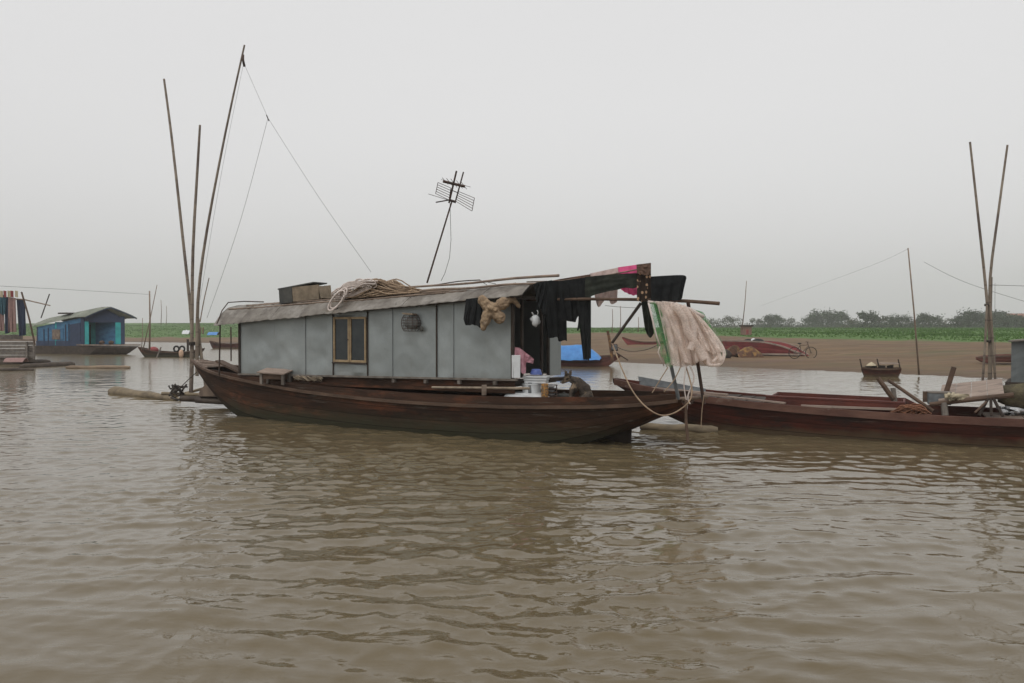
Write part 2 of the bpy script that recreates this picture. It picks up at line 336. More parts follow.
def bamboo_nodes(m, spacing=0.42):
    t = m.node_tree; b = t.nodes[m['bsdf']]
    tcn = N('ShaderNodeTexCoord', t); sx = N('ShaderNodeSeparateXYZ', t); t.links.new(tcn.outputs['Object'], sx.inputs[0])
    mo = N('ShaderNodeMath', t, operation='PINGPONG'); t.links.new(sx.outputs[2], mo.inputs[0]); mo.inputs[1].default_value = spacing / 2
    r = N('ShaderNodeMapRange', t); r.inputs[1].default_value = 0.0; r.inputs[2].default_value = 0.022; r.inputs[3].default_value = 0.75; r.inputs[4].default_value = 0
    t.links.new(mo.outputs[0], r.inputs[0])
    x = N('ShaderNodeMix', t, data_type='RGBA'); src = b.inputs['Base Color'].links[0].from_socket
    t.links.new(r.outputs[0], x.inputs[0]); t.links.new(src, x.inputs[6]); x.inputs[7].default_value = (0.05, 0.038, 0.03, 1)
    t.links.new(x.outputs[2], b.inputs['Base Color'])
M_['bamboo_up'] = mat('bamboo_pole', (0.26, 0.215, 0.165), (0.15, 0.118, 0.09), 5, (1, 1, 0.3), rough=0.6, bump=0.2, spots=[((0.11, 0.085, 0.07), 0.8, 0.5, 0.62)]); bamboo_nodes(M_['bamboo_up'])
def net_mat(name, c1, c2, alpha=0.7, green=None):
    m = mat(name, c1, c2, 7, rough=0.95, bump=0.4, bscale=14, spec=0.1)
    t = m.node_tree; b = t.nodes[m['bsdf']]
    tcn = N('ShaderNodeTexCoord', t); n = N('ShaderNodeTexNoise', t); n.inputs['Scale'].default_value = 60; n.inputs['Detail'].default_value = 4; n.inputs['Roughness'].default_value = 0.75
    t.links.new(tcn.outputs['Object'], n.inputs['Vector'])
    n5 = N('ShaderNodeTexNoise', t); n5.inputs['Scale'].default_value = 3.5; n5.inputs['Detail'].default_value = 3; t.links.new(tcn.outputs['Object'], n5.inputs['Vector'])
    ad = N('ShaderNodeMath', t, operation='ADD'); t.links.new(n.outputs[0], ad.inputs[0]); t.links.new(n5.outputs[0], ad.inputs[1])
    r = N('ShaderNodeMapRange', t); r.inputs[1].default_value = 0.80; r.inputs[2].default_value = 1.15; r.inputs[3].default_value = max(0.0, alpha - 0.35); r.inputs[4].default_value = min(1.0, alpha + 0.3)
    t.links.new(ad.outputs[0], r.inputs[0])
    src = b.inputs['Base Color'].links[0].from_socket
    if green:       # patches where the finer green mesh shows
        n6 = N('ShaderNodeTexNoise', t); n6.inputs['Scale'].default_value = 5; n6.inputs['Detail'].default_value = 3; t.links.new(tcn.outputs['Object'], n6.inputs['Vector'])
        r6 = N('ShaderNodeMapRange', t); r6.inputs[1].default_value = 0.48; r6.inputs[2].default_value = 0.62; t.links.new(n6.outputs[0], r6.inputs[0])
        x = N('ShaderNodeMix', t, data_type='RGBA'); t.links.new(r6.outputs[0], x.inputs[0]); t.links.new(src, x.inputs[6]); x.inputs[7].default_value = (*green, 1); t.links.new(x.outputs[2], b.inputs['Base Color']); src = x.outputs[2]
    tr = N('ShaderNodeBsdfTranslucent', t); t.links.new(src, tr.inputs[0])
    mx = N('ShaderNodeMixShader', t); mx.inputs[0].default_value = 0.5; t.links.new(b.outputs[0], mx.inputs[1]); t.links.new(tr.outputs[0], mx.inputs[2])
    tp = N('ShaderNodeBsdfTransparent', t); mx1 = N('ShaderNodeMixShader', t); t.links.new(r.outputs[0], mx1.inputs[0]); t.links.new(tp.outputs[0], mx1.inputs[1]); t.links.new(mx.outputs[0], mx1.inputs[2])
    o = [q for q in t.nodes if q.type == 'OUTPUT_MATERIAL'][0]; t.links.new(mx1.outputs[0], o.inputs[0])
    return m
M_['net'] = net_mat('pale_fishing_net', (0.93, 0.84, 0.78), (0.87, 0.77, 0.70), 0.74)
M_['net_green'] = net_mat('green_fishing_net', (0.14, 0.42, 0.15), (0.20, 0.46, 0.20), 0.45, green=(0.62, 0.60, 0.50))
M_['net_thin'] = net_mat('thin_fishing_net', (0.52, 0.54, 0.42), (0.32, 0.42, 0.28), 0.30)

# ------------------------------------------------------------------ river
def river():
    def geo(a, b, k):
        o = [a]
        while o[-1] < b: o.append(o[-1] * (1 + k))
        return o
    ys = [-150, -80, -40, -20, -8, -2] + list(np.arange(0, 3, 0.25)) + geo(3, 70, 0.0030) + geo(72, 3000, 0.12)
    s = np.concatenate([[-30, -15, -8, -4, -2.5, -1.8, -1.4, -1.2], np.linspace(-1.05, 1.05, 1250), [1.2, 1.4, 1.8, 2.5, 4, 8, 15, 30]])
    ys = np.array(ys); Y, Sg = np.meshgrid(ys, s, indexing='ij')
    X = Sg * np.maximum(Y + 2.5, 5)
    Z = np.zeros_like(X); DX = np.zeros_like(X); DY = np.zeros_like(X)
    def lf(x, y, sc, seed):
        a = np.zeros_like(x); r = np.random.default_rng(seed)
        for _ in range(7):
            th = r.uniform(0, 2*np.pi); k = r.uniform(0.6, 1.6) / sc
            a += np.sin(k * (np.cos(th)*x + np.sin(th)*y) + r.uniform(0, 6.28))
        return a / 3.7
    r = np.random.default_rng(3)
    wx = X + 0.35 * lf(X, Y, 1.2, 11); wy = Y + 0.25 * lf(X, Y, 0.9, 12)
    gust = 0.72 + 0.28 * np.clip(lf(X, Y, 3.0, 5), -1, 1.3)
    gust2 = 0.60 + 0.40 * np.clip(lf(X, Y, 1.6, 6), -1, 1.2)
    near = np.interp(Y, [0, 6, 8, 11, 16, 24], [0.55, 0.62, 0.88, 1.1, 1.2, 1.0]) * np.interp(np.abs(X + 0.5)/np.maximum(Y, 1), [0.0, 0.28, 0.5], [1.08, 0.95, 0.75])
    for i in range(120):
        lam = 0.13 * (1.7 / 0.13) ** r.uniform(0, 1)
        th = r.normal(math.pi/2 + 0.12, 0.45 if lam > 0.6 else 0.80)
        k = 2*np.pi/lam; steep = 0.0185 * (0.40 if lam > 0.8 else (0.80 if lam > 0.5 else (1.85 if lam > 0.2 else 1.2)))
        a = steep / k * r.uniform(0.5, 1.5)
        ph = k*(np.cos(th)*wx + np.sin(th)*wy) + r.uniform(0, 6.28)
        g = gust2 * near if lam < 0.6 else gust
        fade = 1.0 / (1 + (Y * 0.012 / (lam * 0.95))**4)
        Z += a * g * np.cos(ph) * fade
        q = 0.9 * a * g * fade
        DX -= q * np.cos(th) * np.sin(ph); DY -= q * np.sin(th) * np.sin(ph)
    amp = np.clip((60 - Y) / 34, 0, 1) * np.clip((1.08 - np.abs(Sg)) / 0.06, 0, 1) * np.clip(Y / 2, 0, 1)
    X2 = X + 1.5 * DX * amp; Y2 = Y + 1.5 * DY * amp; Z2 = 1.0 * Z * amp
    co = np.stack([X2, Y2, Z2], -1).reshape(-1, 3)
    m, n = X.shape; idx = np.arange(m*n).reshape(m, n)
    q = np.stack([idx[:-1, :-1], idx[:-1, 1:], idx[1:, 1:], idx[1:, :-1]], -1).reshape(-1, 4)
    me = bpy.data.meshes.new('river'); me.vertices.add(len(co)); me.vertices.foreach_set('co', co.ravel())
    me.loops.add(q.size); me.loops.foreach_set('vertex_index', q.ravel().astype(np.int32))
    me.polygons.add(len(q)); me.polygons.foreach_set('loop_start', np.arange(0, q.size, 4, dtype=np.int32))
    me.update(); me.validate()
    me.polygons.foreach_set('use_smooth', np.ones(len(q), dtype=bool))
    o = bpy.data.objects.new('river', me); C.objects.link(o); tag(o, kind='structure')
    mt = bpy.data.materials.new('muddy_water'); mt.use_nodes = True; t = mt.node_tree; b = t.nodes['Principled BSDF']
    b.inputs['Roughness'].default_value = 0.045; b.inputs['IOR'].default_value = 1.333; b.inputs['Specular IOR Level'].default_value = 0.5
    tcn = N('ShaderNodeTexCoord', t)
    n1 = N('ShaderNodeTexNoise', t); n1.inputs['Scale'].default_value = 0.35; n1.inputs['Detail'].default_value = 4; t.links.new(tcn.outputs['Object'], n1.inputs['Vector'])
    mx = N('ShaderNodeMix', t, data_type='RGBA'); t.links.new(n1.outputs[0], mx.inputs[0]); mx.inputs[6].default_value = (0.110, 0.084, 0.045, 1); mx.inputs[7].default_value = (0.138, 0.108, 0.064, 1)
    t.links.new(mx.outputs[2], b.inputs['Base Color'])
    mp1 = N('ShaderNodeMapping', t); mp1.inputs['Scale'].default_value = (0.45, 1.0, 1); t.links.new(tcn.outputs['Object'], mp1.inputs[0])
    n2 = N('ShaderNodeTexNoise', t); n2.inputs['Scale'].default_value = 4.5; n2.inputs['Detail'].default_value = 4; n2.inputs['Distortion'].default_value = 0.4; t.links.new(mp1.outputs[0], n2.inputs['Vector'])
    n3 = N('ShaderNodeTexNoise', t); n3.inputs['Scale'].default_value = 0.25; n3.inputs['Detail'].default_value = 2; t.links.new(mp1.outputs[0], n3.inputs['Vector'])
    r3 = N('ShaderNodeMapRange', t); r3.inputs[1].default_value = 0.4; r3.inputs[2].default_value = 0.65; r3.inputs[3].default_value = 0.35; r3.inputs[4].default_value = 1.0; t.links.new(n3.outputs[0], r3.inputs[0])
    bp = N('ShaderNodeBump', t); bp.inputs['Distance'].default_value = 0.022
    # wind-roughened reach beyond the boats: its ripples are too fine for the mesh
    sxy = N('ShaderNodeSeparateXYZ', t); t.links.new(tcn.outputs['Object'], sxy.inputs[0])
    rr_ = N('ShaderNodeMapRange', t); rr_.inputs[1].default_value = 22; rr_.inputs[2].default_value = 60; rr_.inputs[3].default_value = 0.05; rr_.inputs[4].default_value = 0.24; t.links.new(sxy.outputs[1], rr_.inputs[0]); t.links.new(rr_.outputs[0], b.inputs['Roughness'])
    rb_ = N('ShaderNodeMapRange', t); rb_.inputs[1].default_value = 20; rb_.inputs[2].default_value = 45; rb_.inputs[3].default_value = 0.8; rb_.inputs[4].default_value = 0.25; t.links.new(sxy.outputs[1], rb_.inputs[0])
    mm = N('ShaderNodeMath', t, operation='MULTIPLY'); t.links.new(rb_.outputs[0], mm.inputs[1]); t.links.new(r3.outputs[0], mm.inputs[0]); t.links.new(mm.outputs[0], bp.inputs['Strength'])
    t.links.new(n2.outputs[0], bp.inputs['Height']); t.links.new(bp.outputs[0], b.inputs['Normal'])
    me.materials.append(mt)
river()

# ------------------------------------------------------------------ river bank and dyke
SX = [-900, -600, -200, -60, -40, 8, 12.8, 21.4, 32, 60, 200, 900]
SY = [420, 300, 175, 129, 118, 51.5, 46, 36, 27, 8, -40, -120]
PD = [-60, 0, 6, 12, 22, 32, 60, 120, 250, 900]
PH = [-3, 0, 0.28, 0.5, 0.85, 1.1, 1.65, 2.0, 2.3, 2.5]
def shore_d(x, y): return (y - np.interp(x, SX, SY)) * 0.66
def tz(x, y):
    d = shore_d(x, y); z = np.interp(d, PD, PH) + 2.3*np.clip((-np.asarray(x, dtype=float) + 5)/70, 0, 1)*np.clip((d-18)/110, 0, 1)
    n = np.sin(x*0.9 + 2*np.sin(y*0.23)) * np.sin(y*0.7 + 1.5*np.sin(x*0.31)) * 0.05 + np.sin(x*0.21 + y*0.13) * 0.10 + np.sin(x*2.3+y*1.1)*np.sin(y*2.9-x*0.7)*0.025
    return z + n * np.clip(d / 8, 0.12, 1)
def G(px, py):      # where a view ray meets the bank
    r = ray(px, py); s_ = 25.0
    while s_ < 900:
        p = Vector((0, 0, CAMZ)) + r * (s_ / r.y)
        if p.z <= float(tz(p.x, p.y)): break
        s_ += 0.1
    return Vector((p.x, p.y, float(tz(p.x, p.y))))
EDGE = sorted((math.atan2(g_.x, g_.y), math.hypot(g_.x, g_.y)) for g_ in (G(*q_) for q_ in ((-150, 337), (130, 337), (225, 337), (400, 334), (600, 332), (740, 336), (844, 338.3), (1024, 342.5), (1200, 347))))
def grass_m(x, y):      # metres inland of the edge of the green field
    th = np.arctan2(x, y); return np.hypot(x, y) - np.interp(th, [a for a, b in EDGE], [b for a, b in EDGE])
def bank():
    xs = np.unique(np.concatenate([np.linspace(-900, -120, 40), np.arange(-120, 90, 0.9), np.linspace(90, 900, 40)]))
    ys = np.unique(np.concatenate([np.arange(-10, 26, 3), np.arange(26, 110, 0.6), np.arange(110, 240, 2.0), np.linspace(240, 900, 50)]))
    Y, X = np.meshgrid(ys, xs, indexing='ij'); Z = tz(X, Y)
    co = np.stack([X, Y, Z], -1).reshape(-1, 3); m, n = X.shape; idx = np.arange(m*n).reshape(m, n)
    q = np.stack([idx[:-1, :-1], idx[:-1, 1:], idx[1:, 1:], idx[1:, :-1]], -1).reshape(-1, 4)
    me = bpy.data.meshes.new('river_bank'); me.from_pydata(co.tolist(), [], q.tolist())
    for p in me.polygons: p.use_smooth = True
    o = bpy.data.objects.new('river_bank', me); C.objects.link(o); tag(o, kind='structure')
    m_ = mat('sandy_mud', (0.170, 0.108, 0.056), (0.110, 0.070, 0.038), 0.25, (0.5, 1.6, 1), rough=0.95, bump=0.8, bscale=2.0,
             spots=[((0.095, 0.085, 0.04), 0.16, 0.52, 0.64, (0.4, 1.6, 1)), ((0.21, 0.145, 0.09), 0.5, 0.52, 0.66, (0.35, 1.8, 1)), ((0.13, 0.075, 0.055), 0.35, 0.54, 0.64, (0.3, 1.4, 1)), ((0.08, 0.06, 0.045), 2.2, 0.58, 0.66, (0.4, 1, 1))])
    t = m_.node_tree; b = t.nodes[m_['bsdf']]
    at_ = me.attributes.new('inland', 'FLOAT', 'POINT'); at_.data.foreach_set('value', np.clip(grass_m(X, Y), -50, 50).ravel().astype(np.float32))
    geo = N('ShaderNodeNewGeometry', t); sx = N('ShaderNodeSeparateXYZ', t); t.links.new(geo.outputs['Position'], sx.inputs[0])
    n1 = N('ShaderNodeTexNoise', t); n1.inputs['Scale'].default_value = 0.12; n1.inputs['Detail'].default_value = 6; t.links.new(geo.outputs['Position'], n1.inputs['Vector'])
    a = N('ShaderNodeMath', t, operation='MULTIPLY_ADD'); t.links.new(n1.outputs[0], a.inputs[0]); a.inputs[1].default_value = 0.45; t.links.new(sx.outputs[2], a.inputs[2])
    an = N('ShaderNodeAttribute', t, attribute_name='inland')
    a2 = N('ShaderNodeMath', t, operation='MULTIPLY_ADD'); t.links.new(n1.outputs[0], a2.inputs[0]); a2.inputs[1].default_value = 16; t.links.new(an.outputs['Fac'], a2.inputs[2])
    r = N('ShaderNodeMapRange', t); r.inputs[1].default_value = 4; r.inputs[2].default_value = 7; t.links.new(a2.outputs[0], r.inputs[0])
    n2 = N('ShaderNodeTexNoise', t); n2.inputs['Scale'].default_value = 0.5; n2.inputs['Detail'].default_value = 8; t.links.new(geo.outputs['Position'], n2.inputs['Vector'])
    g = N('ShaderNodeMix', t, data_type='RGBA'); t.links.new(n2.outputs[0], g.inputs[0]); g.inputs[6].default_value = (0.055, 0.125, 0.022, 1); g.inputs[7].default_value = (0.085, 0.15, 0.034, 1)
    # wet dark strip at the water's edge
    wt = N('ShaderNodeMapRange', t); wt.inputs[1].default_value = 0.20; wt.inputs[2].default_value = 0.42; wt.inputs[3].default_value = 0.7; wt.inputs[4].default_value = 0; t.links.new(a.outputs[0], wt.inputs[0])
    src = b.inputs['Base Color'].links[0].from_socket
    x0 = N('ShaderNodeMix', t, data_type='RGBA'); t.links.new(wt.outputs[0], x0.inputs[0]); t.links.new(src, x0.inputs[6]); x0.inputs[7].default_value = (0.075, 0.052, 0.038, 1)
    x = N('ShaderNodeMix', t, data_type='RGBA'); t.links.new(r.outputs[0], x.inputs[0]); t.links.new(x0.outputs[2], x.inputs[6]); t.links.new(g.outputs[2], x.inputs[7])
    t.links.new(x.outputs[2], b.inputs['Base Color'])
    me.materials.append(m_)
bank()
def crops():        # low field crops and grass: nobody could count them
    co = []; fa = []
    def blade(x, y, h, wd):
        z = float(tz(x, y)); a = random.uniform(0, 3.14); i = len(co)
        dx, dy = math.cos(a)*wd, math.sin(a)*wd; lx, ly = random.uniform(-.3, .3)*h, random.uniform(-.3, .3)*h
        co.extend([(x-dx, y-dy, z-0.05), (x+dx, y+dy, z-0.05), (x+dx*0.7+lx, y+dy*0.7+ly, z+h*0.7), (x-dx*0.5+lx*1.6, y-dy*0.5+ly*1.6, z+h)])
        fa.append((i, i+1, i+2, i+3))
    k = 0
    while k < 70000:
        yy = 55 + 280 * random.random()**1.5; xx = random.uniform(-0.68, 0.72) * yy
        if float(grass_m(xx, yy)) < random.uniform(-1.5, 2.5) + 1.2*math.sin(xx*0.4): continue
        rag = 0.5 + 0.5*math.sin(xx*0.13 + math.sin(yy*0.08)*2)
        h = random.uniform(0.08, 0.22) * (0.7 + 0.6*rag) * (1 if xx > -10 else 0.7)
        blade(xx, yy, h*0.85, random.uniform(0.03, 0.09) * (1 + yy/120)); k += 1
    me = bpy.data.meshes.new('field_crops'); me.from_pydata(co, [], fa); me.materials.append(M_['crop'])
    o = bpy.data.objects.new('field_crops', me); C.objects.link(o)
    tag(o, 'low green crops and grass covering the far bank', 'crops', kind='stuff')
crops()

# ------------------------------------------------------------------ trees on the horizon
def make_tree(px, top, wpx, D, label, kind, seed):
    rd = random.Random(seed)
    base = P(px, 326, D); base.z = float(tz(base.x, base.y)) - 0.2
    H = (CAMZ + (HOR - top) * D / F) - base.z; W = wpx * D / F
    t = thing('tree', label, 'tree', loc(base), 'trees along the horizon')
    tr = MB(); tips = []
    tr.tube([base, base + Vector((rd.uniform(-.2,.2), 0, H*0.3)), base + Vector((rd.uniform(-.4,.4), 0, H*0.62))], (0.028*H, 0.014*H), n=6)
    for i in range(8):
        a = rd.uniform(0, 6.28); z0 = H * rd.uniform(0.25, 0.55)
        rr = W * 0.5 * rd.uniform(0.45, 0.85)
        e_ = base + Vector((math.cos(a)*rr, math.sin(a)*rr, H * rd.uniform(0.55, 0.92)))
        m_ = base + Vector((math.cos(a)*rr*0.4, math.sin(a)*rr*0.4, z0 + 0.5*(e_.z-base.z-z0)))
        tr.tube([base + Vector((0, 0, z0)), m_, e_], (0.011*H, 0.004*H), n=5); tips.append(e_)
    tr.build('trunk', M_['bark'], t)
    cw = MB(); ncl = {'dense': 34, 'sparse': 20, 'round': 30}[kind]; q = 60
    for c in range(ncl):
        u = rd.uniform(0, 6.28); el = rd.uniform(-0.35, 1); rad = rd.random()**0.4
        cc = base + Vector((math.cos(u)*W*0.42*rad*math.sqrt(max(0.05, 1-el*el*0.8)), math.sin(u)*W*0.42*rad*math.sqrt(max(0.05, 1-el*el*0.8)), H*(0.58 + 0.34*el*rad)))
        if c < len(tips): cc = tips[c]
        cr_ = (0.11 if kind == 'sparse' else 0.15) * W * rd.uniform(0.6, 1.35)
        for k in range(q if kind != 'sparse' else 34):
            d = Vector((rd.gauss(0, 1), rd.gauss(0, 1), rd.gauss(0, 0.75))) * cr_ * 0.55
            s_ = rd.uniform(0.14, 0.34) * (H / 7.0)
            n_ = Vector((rd.gauss(0,1), rd.gauss(0,1), rd.gauss(0,1))).normalized(); a_ = n_.orthogonal().normalized() * s_; b_ = n_.cross(a_)
            p_ = cc + d
            if p_.z < base.z + H*0.12: continue
            cw.bm.faces.new([cw.bm.verts.new(v) for v in (p_-a_-b_*.6, p_+a_-b_*.6, p_+a_+b_*.6, p_-a_+b_*.6)])
    # low undergrowth round the trunk foot belongs to the crown's foliage mass
    for k in range(1100 if kind != 'sparse' else 600):
        p_ = base + Vector((rd.gauss(0, 1)*W*0.36, rd.gauss(0, 1)*W*0.3, abs(rd.gauss(0, 1))*H*0.20)); s_ = rd.uniform(0.15, 0.34)
        n_ = Vector((rd.gauss(0,1), rd.gauss(0,1), rd.gauss(0,1))).normalized(); a_ = n_.orthogonal().normalized() * s_; b_ = n_.cross(a_)
        cw.bm.faces.new([cw.bm.verts.new(v) for v in (p_-a_-b_*.6, p_+a_-b_*.6, p_+a_+b_*.6, p_-a_+b_*.6)])
    cw.build('crown', M_['leaf_far2'] if kind == 'sparse' else M_['leaf_far'], t)
TREES = [
 (703, 321, 12, 430, 'small thin tree just right of the hanging net', 'sparse'),
 (718, 319, 16, 430, 'pale loose tree left of the bank hut', 'sparse'),
 (733, 317, 18, 435, 'loose tree directly left of the bank hut', 'sparse'),
 (757, 319, 12, 430, 'small sparse tree just right of the bank hut', 'sparse'),
 (773, 316, 15, 420, 'dense dark tree above the pointed end of the beached red boat', 'dense'),
 (786, 319, 13, 440, 'low loose tree above the bicycle', 'sparse'),
 (812, 318, 14, 440, 'low leafy tree at the left foot of the tall broad tree', 'dense'),
 (822, 311, 22, 430, 'tall broad tree of the wide gap right of the bicycle', 'round'),
 (838, 314, 17, 425, 'round tree leaning on the tall broad tree from the right', 'round'),
 (853, 320, 11, 450, 'low thin tree between the two round tree pairs', 'sparse'),
 (867, 313, 15, 420, 'round topped tree above the small boat at the shore', 'round'),
 (880, 316, 13, 425, 'smaller tree beside the round topped one above the shore boat', 'sparse'),
 (898, 317, 19, 410, 'dense low dark tree left of the thin upright pole', 'dense'),
 (915, 319, 14, 440, 'brownish low tree behind the thin upright pole', 'sparse'),
 (929, 315, 16, 425, 'medium tree right of the thin upright pole', 'round'),
 (944, 319, 12, 440, 'small tree before the gap left of the bamboo poles', 'sparse'),
 (962, 317, 14, 410, 'dense tree at the left end of the big grove by the bamboo poles', 'dense'),
 (975, 312, 20, 415, 'tallest tree of the grove just left of the bamboo poles', 'round'),
 (994, 312, 18, 420, 'tall tree of the grove directly behind the bamboo poles', 'round'),
 (1008, 316.5, 18, 395, 'dense tree in front of the red tiled house', 'dense'),
 (1022, 316, 19, 400, 'dense tree at the right edge of the picture', 'dense')]
for i, (px, top, wp, D, lb, kd) in enumerate(TREES): make_tree(px, top - 1.2, wp * 1.45, D * (0.78 if px < 850 else 0.62), lb, kd, 100 + i)

# far red-roofed house and bank hut
hp = P(1010, 326, 430); hp.z = float(tz(hp.x, hp.y))
h = thing('house', 'distant house with a red tiled roof behind the trees', 'house', loc(hp))
MB(loc(hp)).box((3, 0, 2.4), (13, 8, 4.8)).build('wall', M_['brick'], h)
rf = MB(loc(hp)); A = [(-5,-5,4.8),(11,-5,4.8),(11,5,4.8),(-5,5,4.8)]; B = [(-2,0,7.6),(8,0,7.6)]
vv = [rf.bm.verts.new(rf._t(p)) for p in A + B]
for f in ((0,1,5,4),(1,2,5),(2,3,4,5),(3,0,4),(3,2,1,0)): rf.bm.faces.new([vv[i] for i in f])
rf.build('roof', M_['tile'], h)
hp = G(746, 335.0)
h = thing('hut', 'small brick pump hut with a dark flat roof on the bank', 'hut', loc(hp))
k_ = hp.y / F
MB(loc(hp)).box((0, 0, 4.3*k_), (9*k_, 8*k_, 8.6*k_)).build('wall', M_['brick'], h)
MB(loc(hp)).box((0.2*k_, 0, 9.2*k_), (11.5*k_, 10*k_, 1.6*k_)).build('roof', M_['dark_wood'], h)
MB(loc(hp)).box((0.2*k_, -4.1*k_, 3.2*k_), (2.4*k_, 0.3*k_, 4.5*k_)).build('door', M_['red_paint'], h)

# ------------------------------------------------------------------ boats
def interp(tab, u): return float(np.interp(u, [t[0] for t in tab], [t[1] for t in tab]))
def smooth_interp(tab, u):
    # catmull-rom through the table
    xs = [t[0] for t in tab]; ys_ = [t[1] for t in tab]
    if u <= xs[0]: return ys_[0]
    if u >= xs[-1]: return ys_[-1]
    i = max(j for j in range(len(xs)-1) if xs[j] <= u)
    t = (u - xs[i]) / (xs[i+1] - xs[i])
    m0 = (ys_[i+1]-ys_[max(i-1,0)]) / (xs[i+1]-xs[max(i-1,0)]) * (xs[i+1]-xs[i])
    j = min(i+2, len(xs)-1); m1 = (ys_[j]-ys_[i]) / (xs[j]-xs[i]) * (xs[i+1]-xs[i])
    return (2*t**3-3*t**2+1)*ys_[i] + (t**3-2*t**2+t)*m0 + (-2*t**3+3*t**2)*ys_[i+1] + (t**3-t**2)*m1
def hull_mesh(M, beam, top, keel, u0, u1, n=60, thick=0.05, chine=0.72, inner=True, wob=0.0):
    """wooden planked hull: outer skin, inner skin, closed at the gunwale"""
    m = MB(M); lay = m.bm.verts.layers.float.new('girth'); rows = []
    for i in range(n + 1):
        u = u0 + (u1 - u0) * i / n
        b = smooth_interp(beam, u); zt = smooth_interp(top, u); zk = min(smooth_interp(keel, u), zt - 0.03)
        b2 = b * chine; ti = min(thick, b * 0.5)
        h_ = zt - zk
        w_ = lambda k: wob * pnoise(Vector((u*1.3, k*5.1, zk)))
        outer = [(b + w_(1), zt), (b - 0.01*h_ + w_(2), zt - 0.25*h_), (b - 0.35*(b-b2) + w_(3), zt - 0.55*h_), (b - 0.7*(b-b2), zt - 0.8*h_), (b2, zk), (b2*0.5, zk - 0.02)]
        inn = [(max(x - ti, 0.0), max(z, zk + 0.6*ti)) for x, z in outer]
        sec = [(u, -x, z) for x, z in outer] + [(u, x, z) for x, z in outer[::-1]]
        if inner: sec += [(u, x, z) for x, z in inn] + [(u, -x, z) for x, z in inn[::-1]]
        rows.append([Vector(p) for p in sec])
    v = m.grid(rows, close=True)
    gv = [0.0, 0.25, 0.55, 0.8, 1.0, 1.15]; gv = gv + gv[::-1]
    for r_ in v:
        for k_i, q_ in enumerate(r_): q_[lay] = gv[k_i] if k_i < 12 else 0.05
    m.bm.faces.new(v[0][::-1]) if len(v[0]) else None
    m.bm.faces.new(v[-1])
    return m
def strake(M, beam, top, u0, u1, off, zoff, w_, h_, side, n=50):
    m = MB(M); rows = []
    for i in range(n + 1):
        u = u0 + (u1-u0)*i/n; b = smooth_interp(beam, u) + off; z = smooth_interp(top, u) + zoff
        wob = 0.006 * pnoise(Vector((u*2, 3, 1)))
        rows.append([Vector((u, side*(b - w_/2), z - h_/2 + wob)), Vector((u, side*(b + w_/2), z - h_/2 + wob)), Vector((u, side*(b + w_/2), z + h_/2 + wob)), Vector((u, side*(b - w_/2), z + h_/2 + wob))])
    v = m.grid(rows, close=True); m.bm.faces.new(v[0][::-1]); m.bm.faces.new(v[-1]); return m
def planks(M, u0, u1, n, beam, z, mm, gap=0.012, t=0.03, across=True, v0=None, v1=None, k=0.93):
    m = MB(M); L_ = (u1-u0)/n
    for i in range(n):
        c = u0 + L_*(i+0.5); b = (min(smooth_interp(beam, c-L_/2), smooth_interp(beam, c+L_/2)) * k if v1 is None else 0)
        a0, a1 = (-b, b) if v1 is None else (v0, v1)
        zz = z(c) if callable(z) else z
        m.box((c, (a0+a1)/2, zz + random.uniform(-.004,.004)), (L_-gap, a1-a0, t), rz=random.uniform(-.006,.006), jit=0.003)
    return m

# ===== main houseboat
HM = frame(-2.3, 18.55, 31.0)
def hu(v, px, py=340): return on_plane(HM, v, px, py)[0]
hb = thing('houseboat', 'long dark brown wooden houseboat with grey sheet metal cabin and curved roof', 'houseboat', HM)
beam = [(-7.4, 0.10), (-6.9, 0.34), (-6.0, 0.66), (-5, 0.90), (-3.5, 1.10), (0, 1.22), (3.0, 1.16), (4.6, 1.0), (5.7, 0.74), (6.5, 0.40)]
top = [(-7.4, 1.34), (-6.6, 1.20), (-5.6, 1.06), (-4, 0.92), (-2, 0.765), (0.5, 0.675), (3, 0.68), (4.6, 0.735), (5.7, 0.80), (6.5, 0.90)]
keel = [(-7.4, 1.24), (-6.4, 0.66), (-5.4, 0.15), (-4.4, -0.14), (-2, -0.3), (2.6, -0.3), (4.1, -0.14), (5.0, 0.12), (5.8, 0.47), (6.5, 0.78)]
hull_mesh(HM, beam, top, keel, -7.4, 6.5, 90, wob=0.012).build('hull', M_['hull'], hb, smooth='auto', weld=0.0005)
for sd_ in (-1, 1): strake(HM, beam, top, -7.35, 6.45, 0.03, -0.015, 0.07, 0.06, sd_).build('rub_rail', M_['rail'], hb)
# upper bulwark plank, standing inside the rail
bul = [(-6.1, 0.0), (-5.6, 0.05), (-4, 0.10), (-2, 0.14), (0, 0.17), (4, 0.165), (6.0, 0.13), (6.5, 0.09)]
for sd_ in (-1, 1):
    m = MB(HM); rows = []
    for i in range(61):
        u = -6.1 + 12.5*i/60; b = smooth_interp(beam, u) - 0.06; z0 = smooth_interp(top, u) - 0.02; z1 = z0 + 0.03 + smooth_interp(bul, u) + 0.006*pnoise(Vector((u*1.7, 0, 0)))
        rows.append([Vector((u, sd_*(b), z0)), Vector((u, sd_*(b+0.035), z0)), Vector((u, sd_*(b+0.03), z1)), Vector((u, sd_*(b-0.005), z1))])
    v = m.grid(rows, close=True); m.bm.faces.new(v[0][::-1]); m.bm.faces.new(v[-1])
    m.build('bulwark', M_['hull'], hb)
